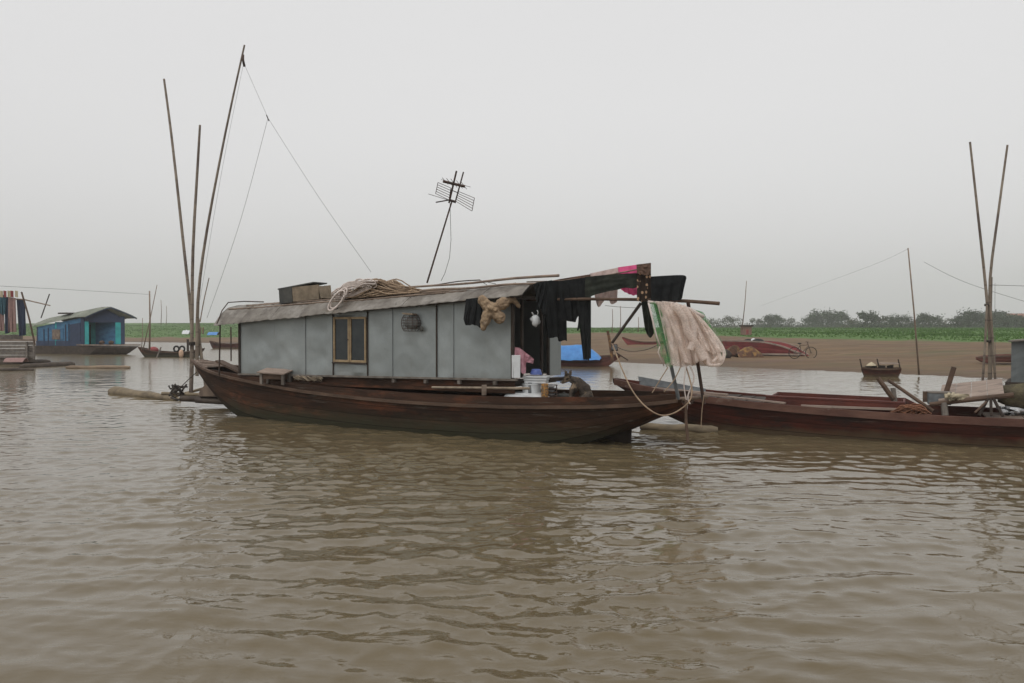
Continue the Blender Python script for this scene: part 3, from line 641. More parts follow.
# bow: transverse end plank, deck
planks(HM, -7.3, -6.3, 5, beam, lambda u: smooth_interp(top, u) + 0.014, None, k=1.0, gap=-0.01).build('bow_deck', M_['pink_wood'], hb)
planks(HM, -5.9, -4.5, 6, beam, 0.70, None).build('foredeck', M_['dark_wood'], hb)
planks(HM, 3.35, 5.9, 10, beam, 0.66, None, k=0.88).build('stern_deck', M_['deck'], hb)
MB().bar(P(219, 361, 21.4), P(258, 380, 19.95), 0.20, 0.05).build('loose_board', M_['rail'], hb)
# rudder post and blade under the stern
m = MB(HM); m.slab([[Vector((4.2, 0.02, -0.35)), Vector((5.32, 0.02, -0.35))], [Vector((4.25, 0.02, 0.28)), Vector((5.36, 0.02, 0.46))]], (0, 0.05, 0)); m.build('rudder', M_['dark_wood'], hb)
# cabin
U0, U1 = hu(-1.0, 240), hu(-1.0, 513)
EA, EB = 2.34, 2.82      # eave heights at the two ends
FA, FB = 1.095, 1.21
def ez(u): return EA + (EB-EA)*(u-U0)/(U1-U0)
def fz(u): return FA + (FB-FA)*(u-U0)/(U1-U0)
def panel(ua, ub, za=None, zb=None, lift=0.0, v=-1.0, seed=0, name='wall_panel', ma='wall', t=0.012):
    m = MB(HM); nu = max(3, int((ub-ua)/0.07)); nzz = 20; rows = []
    for j in range(nzz+1):
        row = []
        for i in range(nu+1):
            u = ua + (ub-ua)*i/nu; z0 = fz(u) if za is None else za(u); z1 = ez(u) + 0.05 if zb is None else zb(u)
            z = z0 + (z1-z0)*j/nzz
            ed = min(1, 4*min(i, nu-i)/nu) * min(1, 4*min(j, nzz-j)/nzz)
            dv = ed * (0.055*pnoise(Vector((u*1.3+z*0.6, z*1.5-u*0.4, seed*3.3))) + 0.016*abs(pnoise(Vector((u*2.6+z*1.9, z*2.2-u, seed*1.7)))) + 0.012*pnoise(Vector((u*5.5, z*5, seed))))
            row.append(Vector((u, v - lift + dv, z)))
        rows.append(row)
    m.slab(rows, (0, t, 0)).build(name, M_[ma], hb, smooth='auto')
seam = [hu(-1.0, x) for x in (240, 306, 333.5, 368, 393, 437, 454, 513)]
WZ0 = on_plane(HM, -1.03, 350, 362.3)[1]; WZ1 = on_plane(HM, -1.03, 350, 316.8)[1]
for i in range(7):
    a, b = seam[i], seam[i+1]
    if i == 2:
        panel(a+0.01, b-0.01, zb=lambda u: WZ0, seed=21, name='under_window_panel'); panel(a+0.01, b-0.01, za=lambda u: WZ1, seed=22, name='over_window_panel')
    else: panel(a - (0.03 if i in (1, 4, 6) else -0.004), b - (-0.002 if i in (0, 3, 5) else 0.004), lift=(0.003 if i in (1, 4, 6) else 0.0), seed=i)
for i, wd_ in ((1, 0.006), (2, 0.018), (3, 0.018), (4, 0.004), (5, 0.022), (6, 0.004)):
    MB(HM).box((seam[i], -1.014, (fz(seam[i])+ez(seam[i]))/2), (wd_, 0.03 if wd_ > 0.01 else 0.012, ez(seam[i])-fz(seam[i])), jit=0.0015).build('wall_batten', M_['dark_wood' if wd_ > 0.01 else 'greypipe'], hb)
MB(HM).box((U0, -1.01, (FA+EA)/2), (0.05, 0.05, EA-FA)).build('corner_post', M_['dark_wood'], hb)
MB(HM).box((U1, -1.01, (FB+EB)/2), (0.06, 0.05, EB-FB)).build('corner_post', M_['dark_wood'], hb)
m = MB(HM); m.bar((U0-0.05, -1.0, FA-0.02), (U1+0.1, -1.0, FB-0.02), 0.07, 0.04); m.build('sill_beam', M_['grey_wood'], hb)
# cabin floor frame and dark inner coaming below the wall
m = MB(HM); m.bar((U0, -0.93, 1.01), (U1, -0.93, 1.05), 0.03, 0.27); m.build('coaming', M_['hull'], hb)
for i in range(4):
    u = U1 - 0.4 - i*0.85; MB(HM).box((u, -1.02, fz(u)-0.09), (0.06, 0.08, 0.07)).build('floor_bracket', M_['grey_wood'], hb)
m = MB(HM); m.box(((U0+U1)/2, 0, 1.06), (U1-U0-0.1, 1.80, 0.04)); m.build('cabin_floor', M_['dark_wood'], hb)
panel(U0+0.02, U1-0.02, v=1.0, seed=31, name='far_wall')
# end walls (boards across)
m = MB(HM); m.box((U0+0.02, 0, (FA+EA)/2), (0.02, 1.94, EA-FA)); m.build('bow_end_wall', M_['wall'], hb)
vo = 0.50
m = MB(HM); m.box((U1, (vo+1.0)/2, (FB+EB)/2-0.12), (0.02, 1.0-vo, EB-FB-0.2)); m.build('stern_end_panel', M_['wall'], hb)
m = MB(HM); m.box((U1+0.012, (vo+1.0)/2, FB+0.86), (0.02, 1.0-vo+0.02, 0.03)); m.build('panel_rail', M_['dark_wood'], hb)
m = MB(HM)
for vv_ in (vo-0.03, 0.18, -0.62): m.box((U1-0.02, vv_, (FB+EB)/2), (0.05, 0.05, EB-FB))
m.box((U1-0.02, -0.1, EB-0.02), (0.06, 1.9, 0.07))
m.build('door_frame', M_['dark_wood'], hb)
m = MB(HM); m.box((U1-1.9, 0, (FB+EB)/2), (0.03, 1.9, EB-FB)); m.build('inner_partition', M_['wall_dark'], hb)
# window
wu0, wu1 = seam[2]+0.035, seam[3]-0.03
wf = MB(HM)
for a, b in ((wu0, (wu0+wu1)/2-0.008), ((wu0+wu1)/2+0.008, wu1)):
    for uu in (a+0.019, b-0.019): wf.box((uu, -1.03, (WZ0+WZ1)/2), (0.038, 0.035, WZ1-WZ0))
    for zz in (WZ0+0.025, WZ1-0.025): wf.box(((a+b)/2, -1.031, zz), (b-a-0.088, 0.03, 0.05))
w_o = wf.build('window', M_['ochre'], hb, bevel=0.004)
for a, b in ((wu0, (wu0+wu1)/2-0.008), ((wu0+wu1)/2+0.008, wu1)):
    MB(HM).box(((a+b)/2, -1.018, (WZ0+WZ1)/2), (b-a-0.08, 0.006, WZ1-WZ0-0.09)).build('pane', M_['glass'], w_o)
MB(HM).box(((wu0+wu1)/2, -1.035, WZ0-0.018), (wu1-wu0+0.06, 0.06, 0.03)).build('sill', M_['dark_wood'], w_o)
MB(HM).ball(((wu0+wu1)/2-0.03, -1.06, (WZ0+WZ1)/2), 0.014).build('handle', M_['metal'], w_o)
# roof sheets: curved across, overlapping along
RU0, RU1 = U0-0.62, U1+0.34
def roof_pt(u, s, lift=0.0):     # s -1..1 across
    c = abs(s); sg = -1 if s < 0 else 1
    prof_v = [0, 0.45, 0.80, 0.98, 1.12, 1.24]; prof_z = [0.50, 0.475, 0.40, 0.27, 0.12, -0.05]
    rise = 0.97 - 0.42*min(1.0, 1.5*max(0.0, (u-RU0)/(RU1-RU0)))
    v = sg*np.interp(c, [0, .35, .62, .78, .9, 1], prof_v); z = ez(u) + (np.interp(c, [0, .35, .62, .78, .9, 1], prof_z))*rise
    z += 0.012*pnoise(Vector((u*2.1, s*3, 7.7))) + (0.007*pnoise(Vector((u*3.3, 4.4, 0.3))) if c > 0.8 else 0)
    return Vector((u, v, z + lift))
ns_ = 9
for k in range(ns_):
    a = RU0 + (RU1-RU0)*k/ns_ - 0.05; b = RU0 + (RU1-RU0)*(k+1)/ns_
    rows = []
    for i in range(9):
        u = a + (b-a)*i/8; cor = 0.006*math.cos(i*math.pi)
        lim = 1 + random.uniform(-0.012, 0.012)
        rows.append([roof_pt(u, s*lim, 0.008*(k % 2) + cor + 0.004) for s in np.linspace(-1, 1, 33)])
    MB(HM).slab(rows, 0.014).build('roof_sheet', M_['roof'], hb, smooth='auto')
for u in (RU0+0.08, U0, -1, 1.2, U1, RU1-0.06):
    MB(HM).tube([roof_pt(u, s, -0.04) for s in np.linspace(-0.97, 0.97, 17)], 0.022, n=6).build('roof_rafter', M_['dark_wood'], hb)
for sd_ in (-1, 1): MB(HM).tube([roof_pt(u, sd_*0.93, -0.05) for u in np.linspace(RU0+0.05, RU1-0.05, 12)], 0.025, n=6).build('eave_pole', M_['dark_wood'], hb)
# batten poles lashed along the roof edge
for s, r_, a0, a1 in ((-0.70, 0.022, RU0+0.1, RU1-1.5), (-0.60, 0.018, RU0+0.6, 1.5), (-0.50, 0.025, RU0+0.9, RU0+3.0), (-0.48, 0.02, 1.0, RU1-0.5)):
    MB(HM).tube([roof_pt(u, s, 0.035 + 0.01*math.sin(u*2)) for u in np.linspace(a0, a1, 12)], r_, n=6).build('roof_batten', M_['bamboo'], hb)
# veranda posts at the bow end
for (px_a, pyb, vv_) in ((219, 357, -1.05), (231, 361, 0.9)):
    ua = hu(vv_, px_a); zb = 0.72 if vv_ > 0 else 0.95
    zb = max(smooth_interp(top, ua), 0.9)
    MB(HM).tube([(ua, vv_, zb), (ua+0.02, vv_*0.98, ez(ua)+0.05)], 0.02, n=6).build('post', M_['metal'], hb)
m = MB(HM); m.tube([roof_pt(RU0+0.05, -0.98, 0.02), roof_pt(RU0-0.02, -0.8, 0.10), roof_pt(RU0+0.02, -0.66, 0.18), roof_pt(RU0+0.5, -0.6, 0.14), roof_pt(RU0+1.2, -0.6, 0.10)], 0.014, n=6); m.build('roof_pipe', M_['metal'], hb)

# ---- things on and about the houseboat
def rp(px, s, dz=0.0):      # world point on the roof at picture column px, across-position s
    lo, hi = RU0, RU1
    for _ in range(40):
        mid = (lo+hi)/2; q = HM @ roof_pt(mid, s)
        if 512 + F*q.x/q.y < px: lo = mid
        else: hi = mid
    return HM @ roof_pt(lo, s, dz)
# crate and sack on the roof
q = rp(306, -0.45); HR = HM.to_3x3().to_4x4()
cm = loc(q) @ Matrix.Rotation(R(-27), 4, 'Z') @ Matrix.Rotation(R(-4), 4, 'Y')
cb = thing('crate', 'long grey brown wooden crate with a dark open end lying on the roof', 'crate', cm)
m = MB(cm)
m.box((0.10, -0.21, 0.19), (0.98, 0.025, 0.34), ry=R(1), jit=0.012); m.box((0.10, 0.21, 0.19), (0.98, 0.025, 0.34), jit=0.008); m.box((0.10, 0, 0.03), (0.96, 0.40, 0.02)); m.box((0.60, 0, 0.18), (0.025, 0.40, 0.30), ry=R(-14))
m.build('crate_body', M_['sack'], cb)
m = MB(cm); m.box((-0.40, -0.226, 0.19), (0.40, 0.02, 0.36)); m.box((-0.60, 0, 0.19), (0.02, 0.44, 0.36)); m.build('end_panel', M_['box_dark'], cb)
m = MB(cm); m.box((-0.08, 0, 0.385), (1.10, 0.48, 0.028), ry=R(-3)); m.build('lid', M_['box_dark'], cb)
# rope pile
def rope_pile(c, L_, W_, H_, n, r, seed, tilt=0.0, mess=1.0):
    rd = random.Random(seed); m = MB(); ax = HM.to_3x3() @ Vector((1, 0, 0)); ay = HM.to_3x3() @ Vector((0, 1, 0))
    for k in range(n):
        cx = rd.gauss(0, 0.30)*L_*0.5; cz = 0.05 + rd.random()*H_*0.75; a0 = rd.uniform(0, 6.28); rl = L_*rd.uniform(0.16, 0.30); rw = W_*rd.uniform(0.25, 0.5)
        ph = rd.uniform(0, 6.28); turns = rd.uniform(0.8, 1.8); pts = []
        tl = rd.uniform(-0.8, 0.8)
        for i in range(26):
            a = a0 + turns*6.28*i/25; x = cx + rl*math.cos(a)*(1+0.15*math.sin(3*a+ph)); y = rw*math.sin(a)
            env = math.exp(-(x/(L_*0.40))**4)*(0.8+0.3*math.sin(x*5+1))
            z = min(cz, H_) * env + tl*0.35*y + 0.05*math.sin(2*a+ph)*env
            pts.append(c + ax*x + ay*y + Vector((0, 0, max(0.01, z))) + Vector((0, 0, x*tilt)))
        m.tube(pts, r*rd.uniform(0.75, 1.2), n=5)
    return m
q = rp(380, -0.42, 0.0)
rope_pile(q, 2.5, 0.8, 0.34, 95, 0.014, 5, 0.055).build('rope_pile', M_['rope_tan'], smooth=True, label='big tangled heap of tan rope on the houseboat roof', cat='rope')
m = MB(); rd = random.Random(4)
c0 = P(348, 292, (rp(348, -0.85)).y - 0.05)
for k in range(16):
    pts = []; a0 = rd.uniform(0, 6.28); t1 = rd.uniform(0.0, 0.16)
    for i in range(22):
        a = a0 + 6.28*1.05*i/21
        px_ = 349 + (14 + 6*math.sin(k*1.7))*math.cos(a) + 2.5*math.sin(2*a+k) + k*0.7; py_ = 291 + (4.5+2*math.sin(k*2.3))*math.sin(a) - 4.5*math.cos(a) + 1.2*math.cos(3*a+k) - k*0.3
        s_ = -0.74 + 0.10*math.sin(a+k)
        b_ = P(px_, py_, rp(px_, -0.74).y - 0.03 + 0.1*math.sin(a))
        pts.append(b_)
    m.tube(pts, 0.016, n=5)
pts = []
for i in range(30):      # the loop that hangs over the eave
    a = 6.28*i/28; px_ = 336.5 + 9.5*math.cos(a)*0.8 - 3.2*math.sin(a); py_ = 300.5 + 9*math.sin(a) - 4.5*math.cos(a)
    pts.append(P(px_, py_, rp(px_, -0.9).y - 0.06))
m.tube(pts, 0.022, n=6); m.tube([p_ + Vector((0.05, -0.01, 0.05)) for p_ in pts], 0.018, n=6)
m.build('rope_coil', M_['rope_white'], smooth=True, label='whitish rope coil with one loop hanging over the roof edge', cat='rope')
# poles lying on the roof
for (a, b, r0, r1, s, lb) in (((396, 289), (559, 275), 0.020, 0.028, -0.35, 'long bamboo pole on the roof sticking out over the stern'),
                              ((420, 291), (536, 283), 0.026, 0.020, -0.72, 'bamboo pole lying along the roof edge above the plush toy'),
                              ((398, 288.5), (480, 279.5), 0.012, 0.012, -0.30, 'thin dark rod on the roof near the antenna foot')):
    D0 = rp(a[0], s).y; D1 = (rp(min(b[0], 528), s).y) - (b[0]-528)*0.012 if b[0] > 528 else rp(b[0], s).y
    p0, p1 = P(a[0], a[1], D0), P(b[0], b[1], D1)
    MB().tube([p0.lerp(p1, i/8) + Vector((0, 0, 0.012*math.sin(i*1.3))) for i in range(9)], (r0, r1), n=8).build('bamboo_pole', M_['bamboo' if r0 > 0.015 else 'metal'], smooth='auto', label=lb, cat='pole', group='poles lying on the roof')
m = MB(); Dw = rp(480, -0.3).y
m.tube([P(478, 280, Dw), P(496, 284, Dw-0.2)], 0.006, n=5); m.tube([P(479, 280, Dw), P(487, 285, Dw-0.2)], 0.006, n=5)
m.build('bent_wire', M_['metal'], label='bent wire end sticking up on the roof left of the black laundry', cat='wire')

# ---- TV antenna
AD = rp(430, -0.2).y
base = P(427, 283, AD)
an = thing('antenna', 'tilted television antenna on a thin mast rising from the cabin roof', 'antenna', loc(base))
MB().tube([base, P(452, 201, AD)], (0.022, 0.018), n=6).build('mast', M_['metal'], an)
MB().tube([P(449, 203, AD), P(456.5, 171, AD)], 0.022, n=6).tube([P(455, 203, AD), P(463.5, 172, AD)], 0.017, n=6).tube([P(449, 200, AD), P(456, 202, AD)], 0.03, n=6).tube([P(451, 190, AD), P(458.6, 193, AD)], 0.010, n=6).build('boom', M_['metal'], an)
def grille(A, B, Cc, Dd, n):     # quad corners: A-B inner edge (top,bottom), C-D outer (top,bottom)
    m = MB(); A, B, Cc, Dd = [P(x, y, AD+dd) for x, y, dd in (A, B, Cc, Dd)]
    for i in range(n+1):
        t_ = i/n; m.tube([A.lerp(B, t_), Cc.lerp(Dd, t_)], 0.0065, n=5)
    m.tube([Cc, Dd], 0.0075, n=5); m.tube([A, B], 0.009, n=5); return m
grille((451, 188, 0), (449, 200, 0), (438, 182.5, -0.35), (435.6, 193.5, -0.35), 5).build('reflector_grille', M_['metal'], an)
grille((458.5, 191.5, 0), (455.5, 201, 0), (474.5, 198, -0.35), (472, 211, -0.35), 5).build('reflector_grille', M_['metal'], an)
m = MB(); m.tube([P(443, 181.3, AD-0.15), P(465, 186.5, AD-0.15)], 0.032, n=6)
for t_, l_ in ((0.1, 0.16), (0.3, 0.2), (0.5, 0.26), (0.75, 0.22), (0.95, 0.2)):
    c_ = P(443, 181.3, AD-0.15).lerp(P(465, 186.5, AD-0.15), t_); m.tube([c_ + Vector((-0.05, -l_, 0.06)), c_ + Vector((0.05, l_, -0.03))], 0.006, n=5)
m.tube([P(441, 179.5, AD), P(470.5, 187, AD)], 0.005, n=5)
m.build('dipole', M_['metal'], an)
MB().tube([P(428.5, 194, AD-0.3), P(448, 200, AD)], 0.006, n=5).tube([P(436, 202.3, AD-0.2), P(449, 200, AD)], 0.014, n=5).build('director', M_['metal'], an)
pts = [P(450, 203, AD), P(450.5, 220, AD), P(451, 240, AD), P(449.5, 258, AD), P(445, 273, AD), P(441, 281, AD)]
MB().tube(pts, 0.006, n=5).build('cable', M_['line'], an)

# ---- cloth
def cloth(name, top_, bot_, ma, D, label, catg, nu=22, nv=20, fold=0.03, nf=5, hem=0.03, seed=0, slant=0.0, group=None, t=0.01, gather=0.0, back=None):
    """hanging cloth: top_ / bot_ lists of (px,py) from left to right at depth D (or list), real folds and a ragged hem"""
    rd = random.Random(seed); ph = [rd.uniform(0, 6.28) for _ in range(4)]
    def cat(c):
        if len(c) < 3: return c
        o_ = []
        for i in range(len(c)-1):
            p0, p1, p2, p3 = c[max(i-1, 0)], c[i], c[i+1], c[min(i+2, len(c)-1)]
            for k in range(4):
                t_ = k/4; f = lambda a, b, c_, d: 0.5*((2*b)+(-a+c_)*t_+(2*a-5*b+4*c_-d)*t_*t_+(-a+3*b-3*c_+d)*t_**3)
                o_.append((f(p0[0], p1[0], p2[0], p3[0]), f(p0[1], p1[1], p2[1], p3[1])))
        return o_ + [c[-1]]
    top_, bot_ = cat(top_), cat(bot_)
    def along(c, s):
        c = [Vector((*p, 0)) for p in c]; L_ = [0]
        for i in range(1, len(c)): L_.append(L_[-1] + (c[i]-c[i-1]).length)
        x = s*L_[-1]; i = max(j for j in range(len(c)-1) if L_[j] <= x + 1e-9)
        return c[i].lerp(c[i+1], min(1, (x-L_[i])/(L_[i+1]-L_[i])))
    rows = []
    for j in range(nv+1):
        tt = j/nv; row = []
        for i in range(nu+1):
            s = i/nu; a = along(top_, s); b = along(bot_, s); p = a.lerp(b, tt)
            Dp = (D[0] + (D[1]-D[0])*s) if isinstance(D, (tuple, list)) else D
            g = 0.25 + 0.75*tt**0.7
            f = fold*g*(math.sin(6.28*nf*s + ph[0] + 0.8*math.sin(3*tt+ph[1])) + 0.5*math.sin(6.28*nf*2.3*s + ph[2] + tt*1.5) ) + 0.02*pnoise(Vector((s*5, tt*5, seed)))
            q = P(p.x, p.y, Dp + f + slant*tt)
            if tt == 1: q.z += hem*pnoise(Vector((s*6, seed, 0)))
            row.append(q)
        rows.append(row)
    m = MB(); m.slab(rows, (0, t, 0))
    return m.build(name, M_[ma], smooth='auto', label=label, cat=catg, group=group)
GL = 'washing hung over the stern poles'
cloth('trousers', [(466, 299), (483, 297)], [(463.5, 319), (466, 325), (473, 325), (482, 328)], 'black', (16.2, 16.0), 'black trousers bundle hanging from the eave left of the plush toy', 'clothes', fold=0.03, nf=3, seed=3)
cloth('shirt', [(533, 284), (545, 281), (566, 281)], [(546, 326), (548, 338), (557, 337), (559, 341), (567, 341)], 'black', (15.7, 15.9), 'long black shirt hanging by the cabin doorway', 'clothes', nf=4, seed=4, group=GL)
cloth('sleeve_shirt', [(538, 283), (552, 280)], [(535, 296), (539, 308), (548, 316)], 'black', 15.4, 'short black shirt at the left end of the washing', 'clothes', nf=3, seed=14, group=GL)
cloth('jacket', [(558, 281), (588, 277)], [(562, 322), (568, 321), (575, 322), (577, 318), (586, 304)], 'black', (15.7, 15.5), 'dark jacket hanging right of the long black shirt', 'clothes', nf=4, seed=5, group=GL)
cloth('trousers', [(575, 284), (591, 282)], [(583, 357), (584, 360), (591, 359)], 'black', (15.45, 15.4), 'narrow black trousers reaching lowest in front of the blue tarp', 'clothes', nf=2, fold=0.02, seed=6, group=GL)
cloth('trousers', [(577, 290), (579, 320)], [(583, 322), (578, 331), (577, 330)], 'black', 15.5, 'short black trouser leg beside the lowest hanging trousers', 'clothes', nf=2, fold=0.015, seed=16, group=GL)
cloth('towel', [(585, 277), (610, 274.5), (638, 273)], [(585, 303), (592, 296), (615, 290), (638, 287)], 'olive', (15.35, 14.9), 'wide dark olive cloth stretched sideways along the pole', 'clothes', nf=3, fold=0.02, seed=7, group=GL)
cloth('towel', [(590, 273.5), (619, 267.3)], [(594, 292), (597, 305), (600, 307), (604, 300), (608, 298), (611, 304), (617, 302)], 'beige', (15.7, 15.3), 'beige cloth showing above and below the dark olive one', 'clothes', nf=4, seed=8, group=GL)
cloth('towel', [(618, 267.3), (638, 264.5)], [(620, 288), (626, 293), (638, 296)], 'pink', (15.3, 15.1), 'bright pink cloth beside the flowered one', 'clothes', nf=3, fold=0.02, seed=9, group=GL)
cloth('brown_cloth', [(537, 284), (560, 279), (592, 274)], [(545, 289), (565, 286), (592, 281)], 'brown_cloth', (15.95, 15.8), 'thin brown cloth along the line above the black shirts', 'clothes', nf=4, fold=0.01, seed=19, group=GL)
cloth('scarf', [(637, 265), (650.5, 263)], [(637, 300), (643, 302), (652, 299)], 'floral', (14.85, 14.8), 'dark cloth with pale flower spots hung in the middle of the poles', 'clothes', nf=2, fold=0.02, seed=10, group=GL)
cloth('towel', [(636.5, 264.5), (651, 262.8)], [(637, 273), (645, 275), (651, 273)], 'brown_cloth', (14.78, 14.74), 'brown cloth folded over the top of the flowered one', 'clothes', nf=2, fold=0.01, seed=20, group=GL)
cloth('shirt', [(651, 276.5), (682, 275), (686.5, 278)], [(651, 300), (661, 301.5), (680, 300), (682, 297)], 'black', (14.7, 14.4), 'square black cloth at the right end of the washing', 'clothes', nf=3, seed=11, group=GL)
cloth('rag', [(641, 300), (649, 302)], [(645, 330), (650, 338), (654, 333)], 'olive', 14.9, 'long dark rag hanging below the pole beside the net', 'clothes', nf=2, fold=0.02, seed=12)
MB().tube([rp(527, -0.2, 0.06), P(560, 281, 15.85), P(600, 276.5, 15.5), P(640, 269, 15.0)], 0.014, n=6).build('clothes_pole', M_['bamboo'], smooth=True, label='thin upper pole carrying the washing up to the flowered cloth', cat='pole')
MB().tube([P(527, 300, 16.6), P(585, 299, 15.3), P(636, 299.5, 14.95), P(686, 301, 14.5), P(719.5, 303.5, 14.25)], (0.026, 0.034), n=10).build('rack_pole', M_['rail'], smooth='auto', label='thick horizontal bamboo pole over the stern ending right of the net', cat='pole')
# plastic bag in the doorway
m = MB(); cc = P(535.5, 321, 15.9); rows = []
for i in range(9):
    a = math.pi*i/8; rows.append([cc + Vector(((0.085+0.02*math.cos(a))*math.sin(a)*math.cos(t_)*(1+0.35*math.sin(3*t_+i*1.7)), 0.05*math.sin(a)*math.sin(t_)*(1+0.3*math.sin(5*t_+i)), 0.11*math.cos(a)*(1+0.15*math.sin(4*t_)))) for t_ in [6.28*k/10 for k in range(10)]])
m.grid(rows, close=True); m.tube([cc + Vector((-0.02, 0, 0.08)), cc + Vector((-0.06, 0, 0.15)), cc + Vector((-0.075, 0, 0.17))], 0.012, n=5); m.tube([cc + Vector((0.03, 0, 0.08)), cc + Vector((0.05, 0, 0.17)), cc + Vector((0.03, 0, 0.21))], 0.010, n=5)
m.build('plastic_bag', M_['white_plastic'], smooth=True, label='small white plastic bag hanging in the dark doorway', cat='bag')
# plush toys
def toy(px, py, D, s, segs, ma, label, name='plush_toy', cat='toy'):
    c = P(px, py, D); return blob(name, [(c + Vector(a)*s, c + Vector(b)*s, r0*s, r1*s) for a, b, r0, r1 in segs], ma, vox=0.010, label=label, cat=cat)
toy(490, 313, 15.85, 1.0, [((0.02,-0.02,0.04),(0.03,-0.03,0.08),0.13,0.13), ((-0.15,0,0.25),(-0.04,0,0.12),0.095,0.11), ((-0.05,-0.02,-0.04),(-0.10,-0.03,-0.18),0.11,0.095), ((-0.10,-0.03,-0.18),(-0.13,-0.03,-0.29),0.085,0.06),
    ((0.08,-0.02,0.0),(0.19,-0.03,-0.09),0.11,0.115), ((0.24,0,0.18),(0.27,0,0.20),0.125,0.12), ((0.10,0,0.10),(0.22,0,0.17),0.09,0.10), ((0.27,0,0.22),(0.44,0.05,0.26),0.10,0.065), ((0.44,0.05,0.26),(0.55,0.08,0.14),0.06,0.04), ((0.04,-0.14,0.08),(-0.02,-0.15,0.11),0.045,0.03), ((0.10,-0.13,0.05),(0.13,-0.13,0.07),0.035,0.03)], M_['tan_plush'],
    'dirty tan plush toy hung upside down under the eave by the doorway')
cloth('towel', [(510.5, 348), (518, 347.5), (525, 352), (534, 359)], [(511, 355), (516, 364), (521, 373), (526, 372), (525, 363), (533, 364)], 'palepink', (15.98, 16.1), 'pale pink cloth slumped in the doorway over a white board', 'clothes', nf=3, fold=0.04, seed=41, t=0.03)
bb = P(516, 366.5, 15.95)
MB(loc(bb) @ Matrix.Rotation(R(-8), 4, 'Z')).box((0, 0, 0), (0.17, 0.03, 0.44), jit=0.006).build('white_board', M_['white_plastic'], bevel=0.006, label='small white board standing at the left side of the doorway', cat='board')
# fish basket on the wall
ub, zb = on_plane(HM, -1.06, 412, 323); bm_ = HM @ loc((ub, -1.10, zb))
bk = thing('fish_trap', 'wire fish basket with a torn lid hung on the grey wall', 'basket', bm_)
m = MB(bm_)
for k in range(7):
    z = -0.17 + 0.34*k/6; r_ = 0.24*math.sqrt(max(0.1, 1-(z/0.24)**2))
    m.tube([(r_*math.cos(a), 0.12*math.sin(a)*r_/0.24, z) for a in np.linspace(0, 6.283, 22)], 0.005, n=4, cap=False)
for k in range(12):
    a = 6.283*k/12; m.tube([(0.24*math.cos(a)*math.sqrt(max(0.1, 1-(z/0.24)**2)), 0.12*math.sin(a)*math.sqrt(max(0.1, 1-(z/0.24)**2)), z) for z in np.linspace(-0.17, 0.17, 7)], 0.005, n=4)
m.build('wire_cage', M_['metal'], bk)
m = MB(bm_); m.ball((0.02, 0.0, 0.0), 0.17, (1.1, 0.55, 0.75), n=8); m.build('netting', M_['fish'], bk)
m = MB(bm_); m.ball((0.26, 0.02, -0.12), 0.06, (1, 0.4, 1), n=6); m.build('funnel', M_['box_dark'], bk)
m = MB(bm_); m.box((0.0, -0.04, 0.19), (0.26, 0.16, 0.03), ry=R(4)); m.build('lid', M_['sack'], bk)
# hatch box on the bow, bundle of rope beside it
hx = HM @ loc((hu(-1.12, 277, 372), -1.16, 0.92)) @ Matrix.Rotation(R(6), 4, 'Z')
hq = thing('stool', 'low wooden box stool on the foredeck left of the grey cabin', 'stool', hx)
MB(hx).box((0, -0.02, 0.27), (0.80, 0.36, 0.025), ry=R(2), rx=R(14)).build('seat', M_['pink_wood'], hq)
for a, b in ((-0.32, -0.12), (0.32, -0.12), (-0.32, 0.1), (0.32, 0.1)): MB(hx).box((a, b, 0.10), (0.07, 0.05, 0.26)).build('leg', M_['grey_wood'], hq)
MB(hx).box((0, -0.02, 0.15), (0.56, 0.2, 0.12)).build('rail', M_['rail'], hq)
m = MB(); rd = random.Random(9)
for k in range(5):
    pts = []
    for i in range(26):
        u = hu(-1.08, 294 + 28*i/25); pts.append(HM @ Vector((u, -1.08 + 0.03*math.sin(i*0.9+k*1.3), 1.01 + 0.018*k + 0.015*math.sin(i*1.3+k))))
    m.tube(pts, 0.012, n=5)
m.build('rope_bundle', M_['sack'], smooth=True, label='bundle of yellowish rope lying along the rail under the cabin wall', cat='rope')
# long boards and poles along the side deck, stern part
MB(HM).tube([(hu(-1.12, 432), -1.12, 0.98), (hu(-1.12, 528), -1.05, 1.04)], (0.022, 0.026), n=8).build('boat_hook', M_['bamboo_pale'], smooth='auto', label='pale pole lying on the rail under the right part of the cabin', cat='pole')
m = MB(); q = P(484, 390, 15.7); m.box(q, (0.09, 0.06, 0.20), jit=0.005); m.build('bollard', M_['deck'], label='short wooden mooring post on the rail below the plush toy', cat='post')
# household things on the stern deck
def at(px, py, D): return P(px, py, D)
q = P(526.5, 396.6, 16.28); q.z = 0.80
m = MB(); m.lathe(q, [(0.46, -0.02), (0.47, 0.0), (0.46, 0.03), (0.42, 0.08), (0.33, 0.105), (0.32, 0.12), (0.001, 0.125)], n=32); m.build('basin', M_['white_plastic'], smooth='auto', label='wide white basin turned upside down behind the rail', cat='basin')
q = P(531.5, 391.5, 16.25); q.z = 0.68
bq = thing('bucket', 'white plastic bucket under the wide tray', 'bucket', loc(q))
MB().lathe(q, [(0.16, 0), (0.19, 0.40), (0.20, 0.40), (0.20, 0.425), (0.18, 0.425)], n=24).build('bucket_body', M_['white_plastic'], bq, smooth='auto')
q = P(536.5, 382.5, 16.25)
m = MB(); tq = loc(q) @ Matrix.Rotation(R(-12), 4, 'Z'); m.M = tq; m.box((0, 0, 0.015), (0.43, 0.34, 0.05)); m.box((0, 0, 0.072), (0.455, 0.365, 0.05)); m.box((0, 0, 0.118), (0.49, 0.40, 0.03)); m.build('tray', M_['white_plastic'], bevel=0.008, label='wide white plastic tray holding the blue bowl', cat='tray')
q = P(536, 374.5, 16.2)
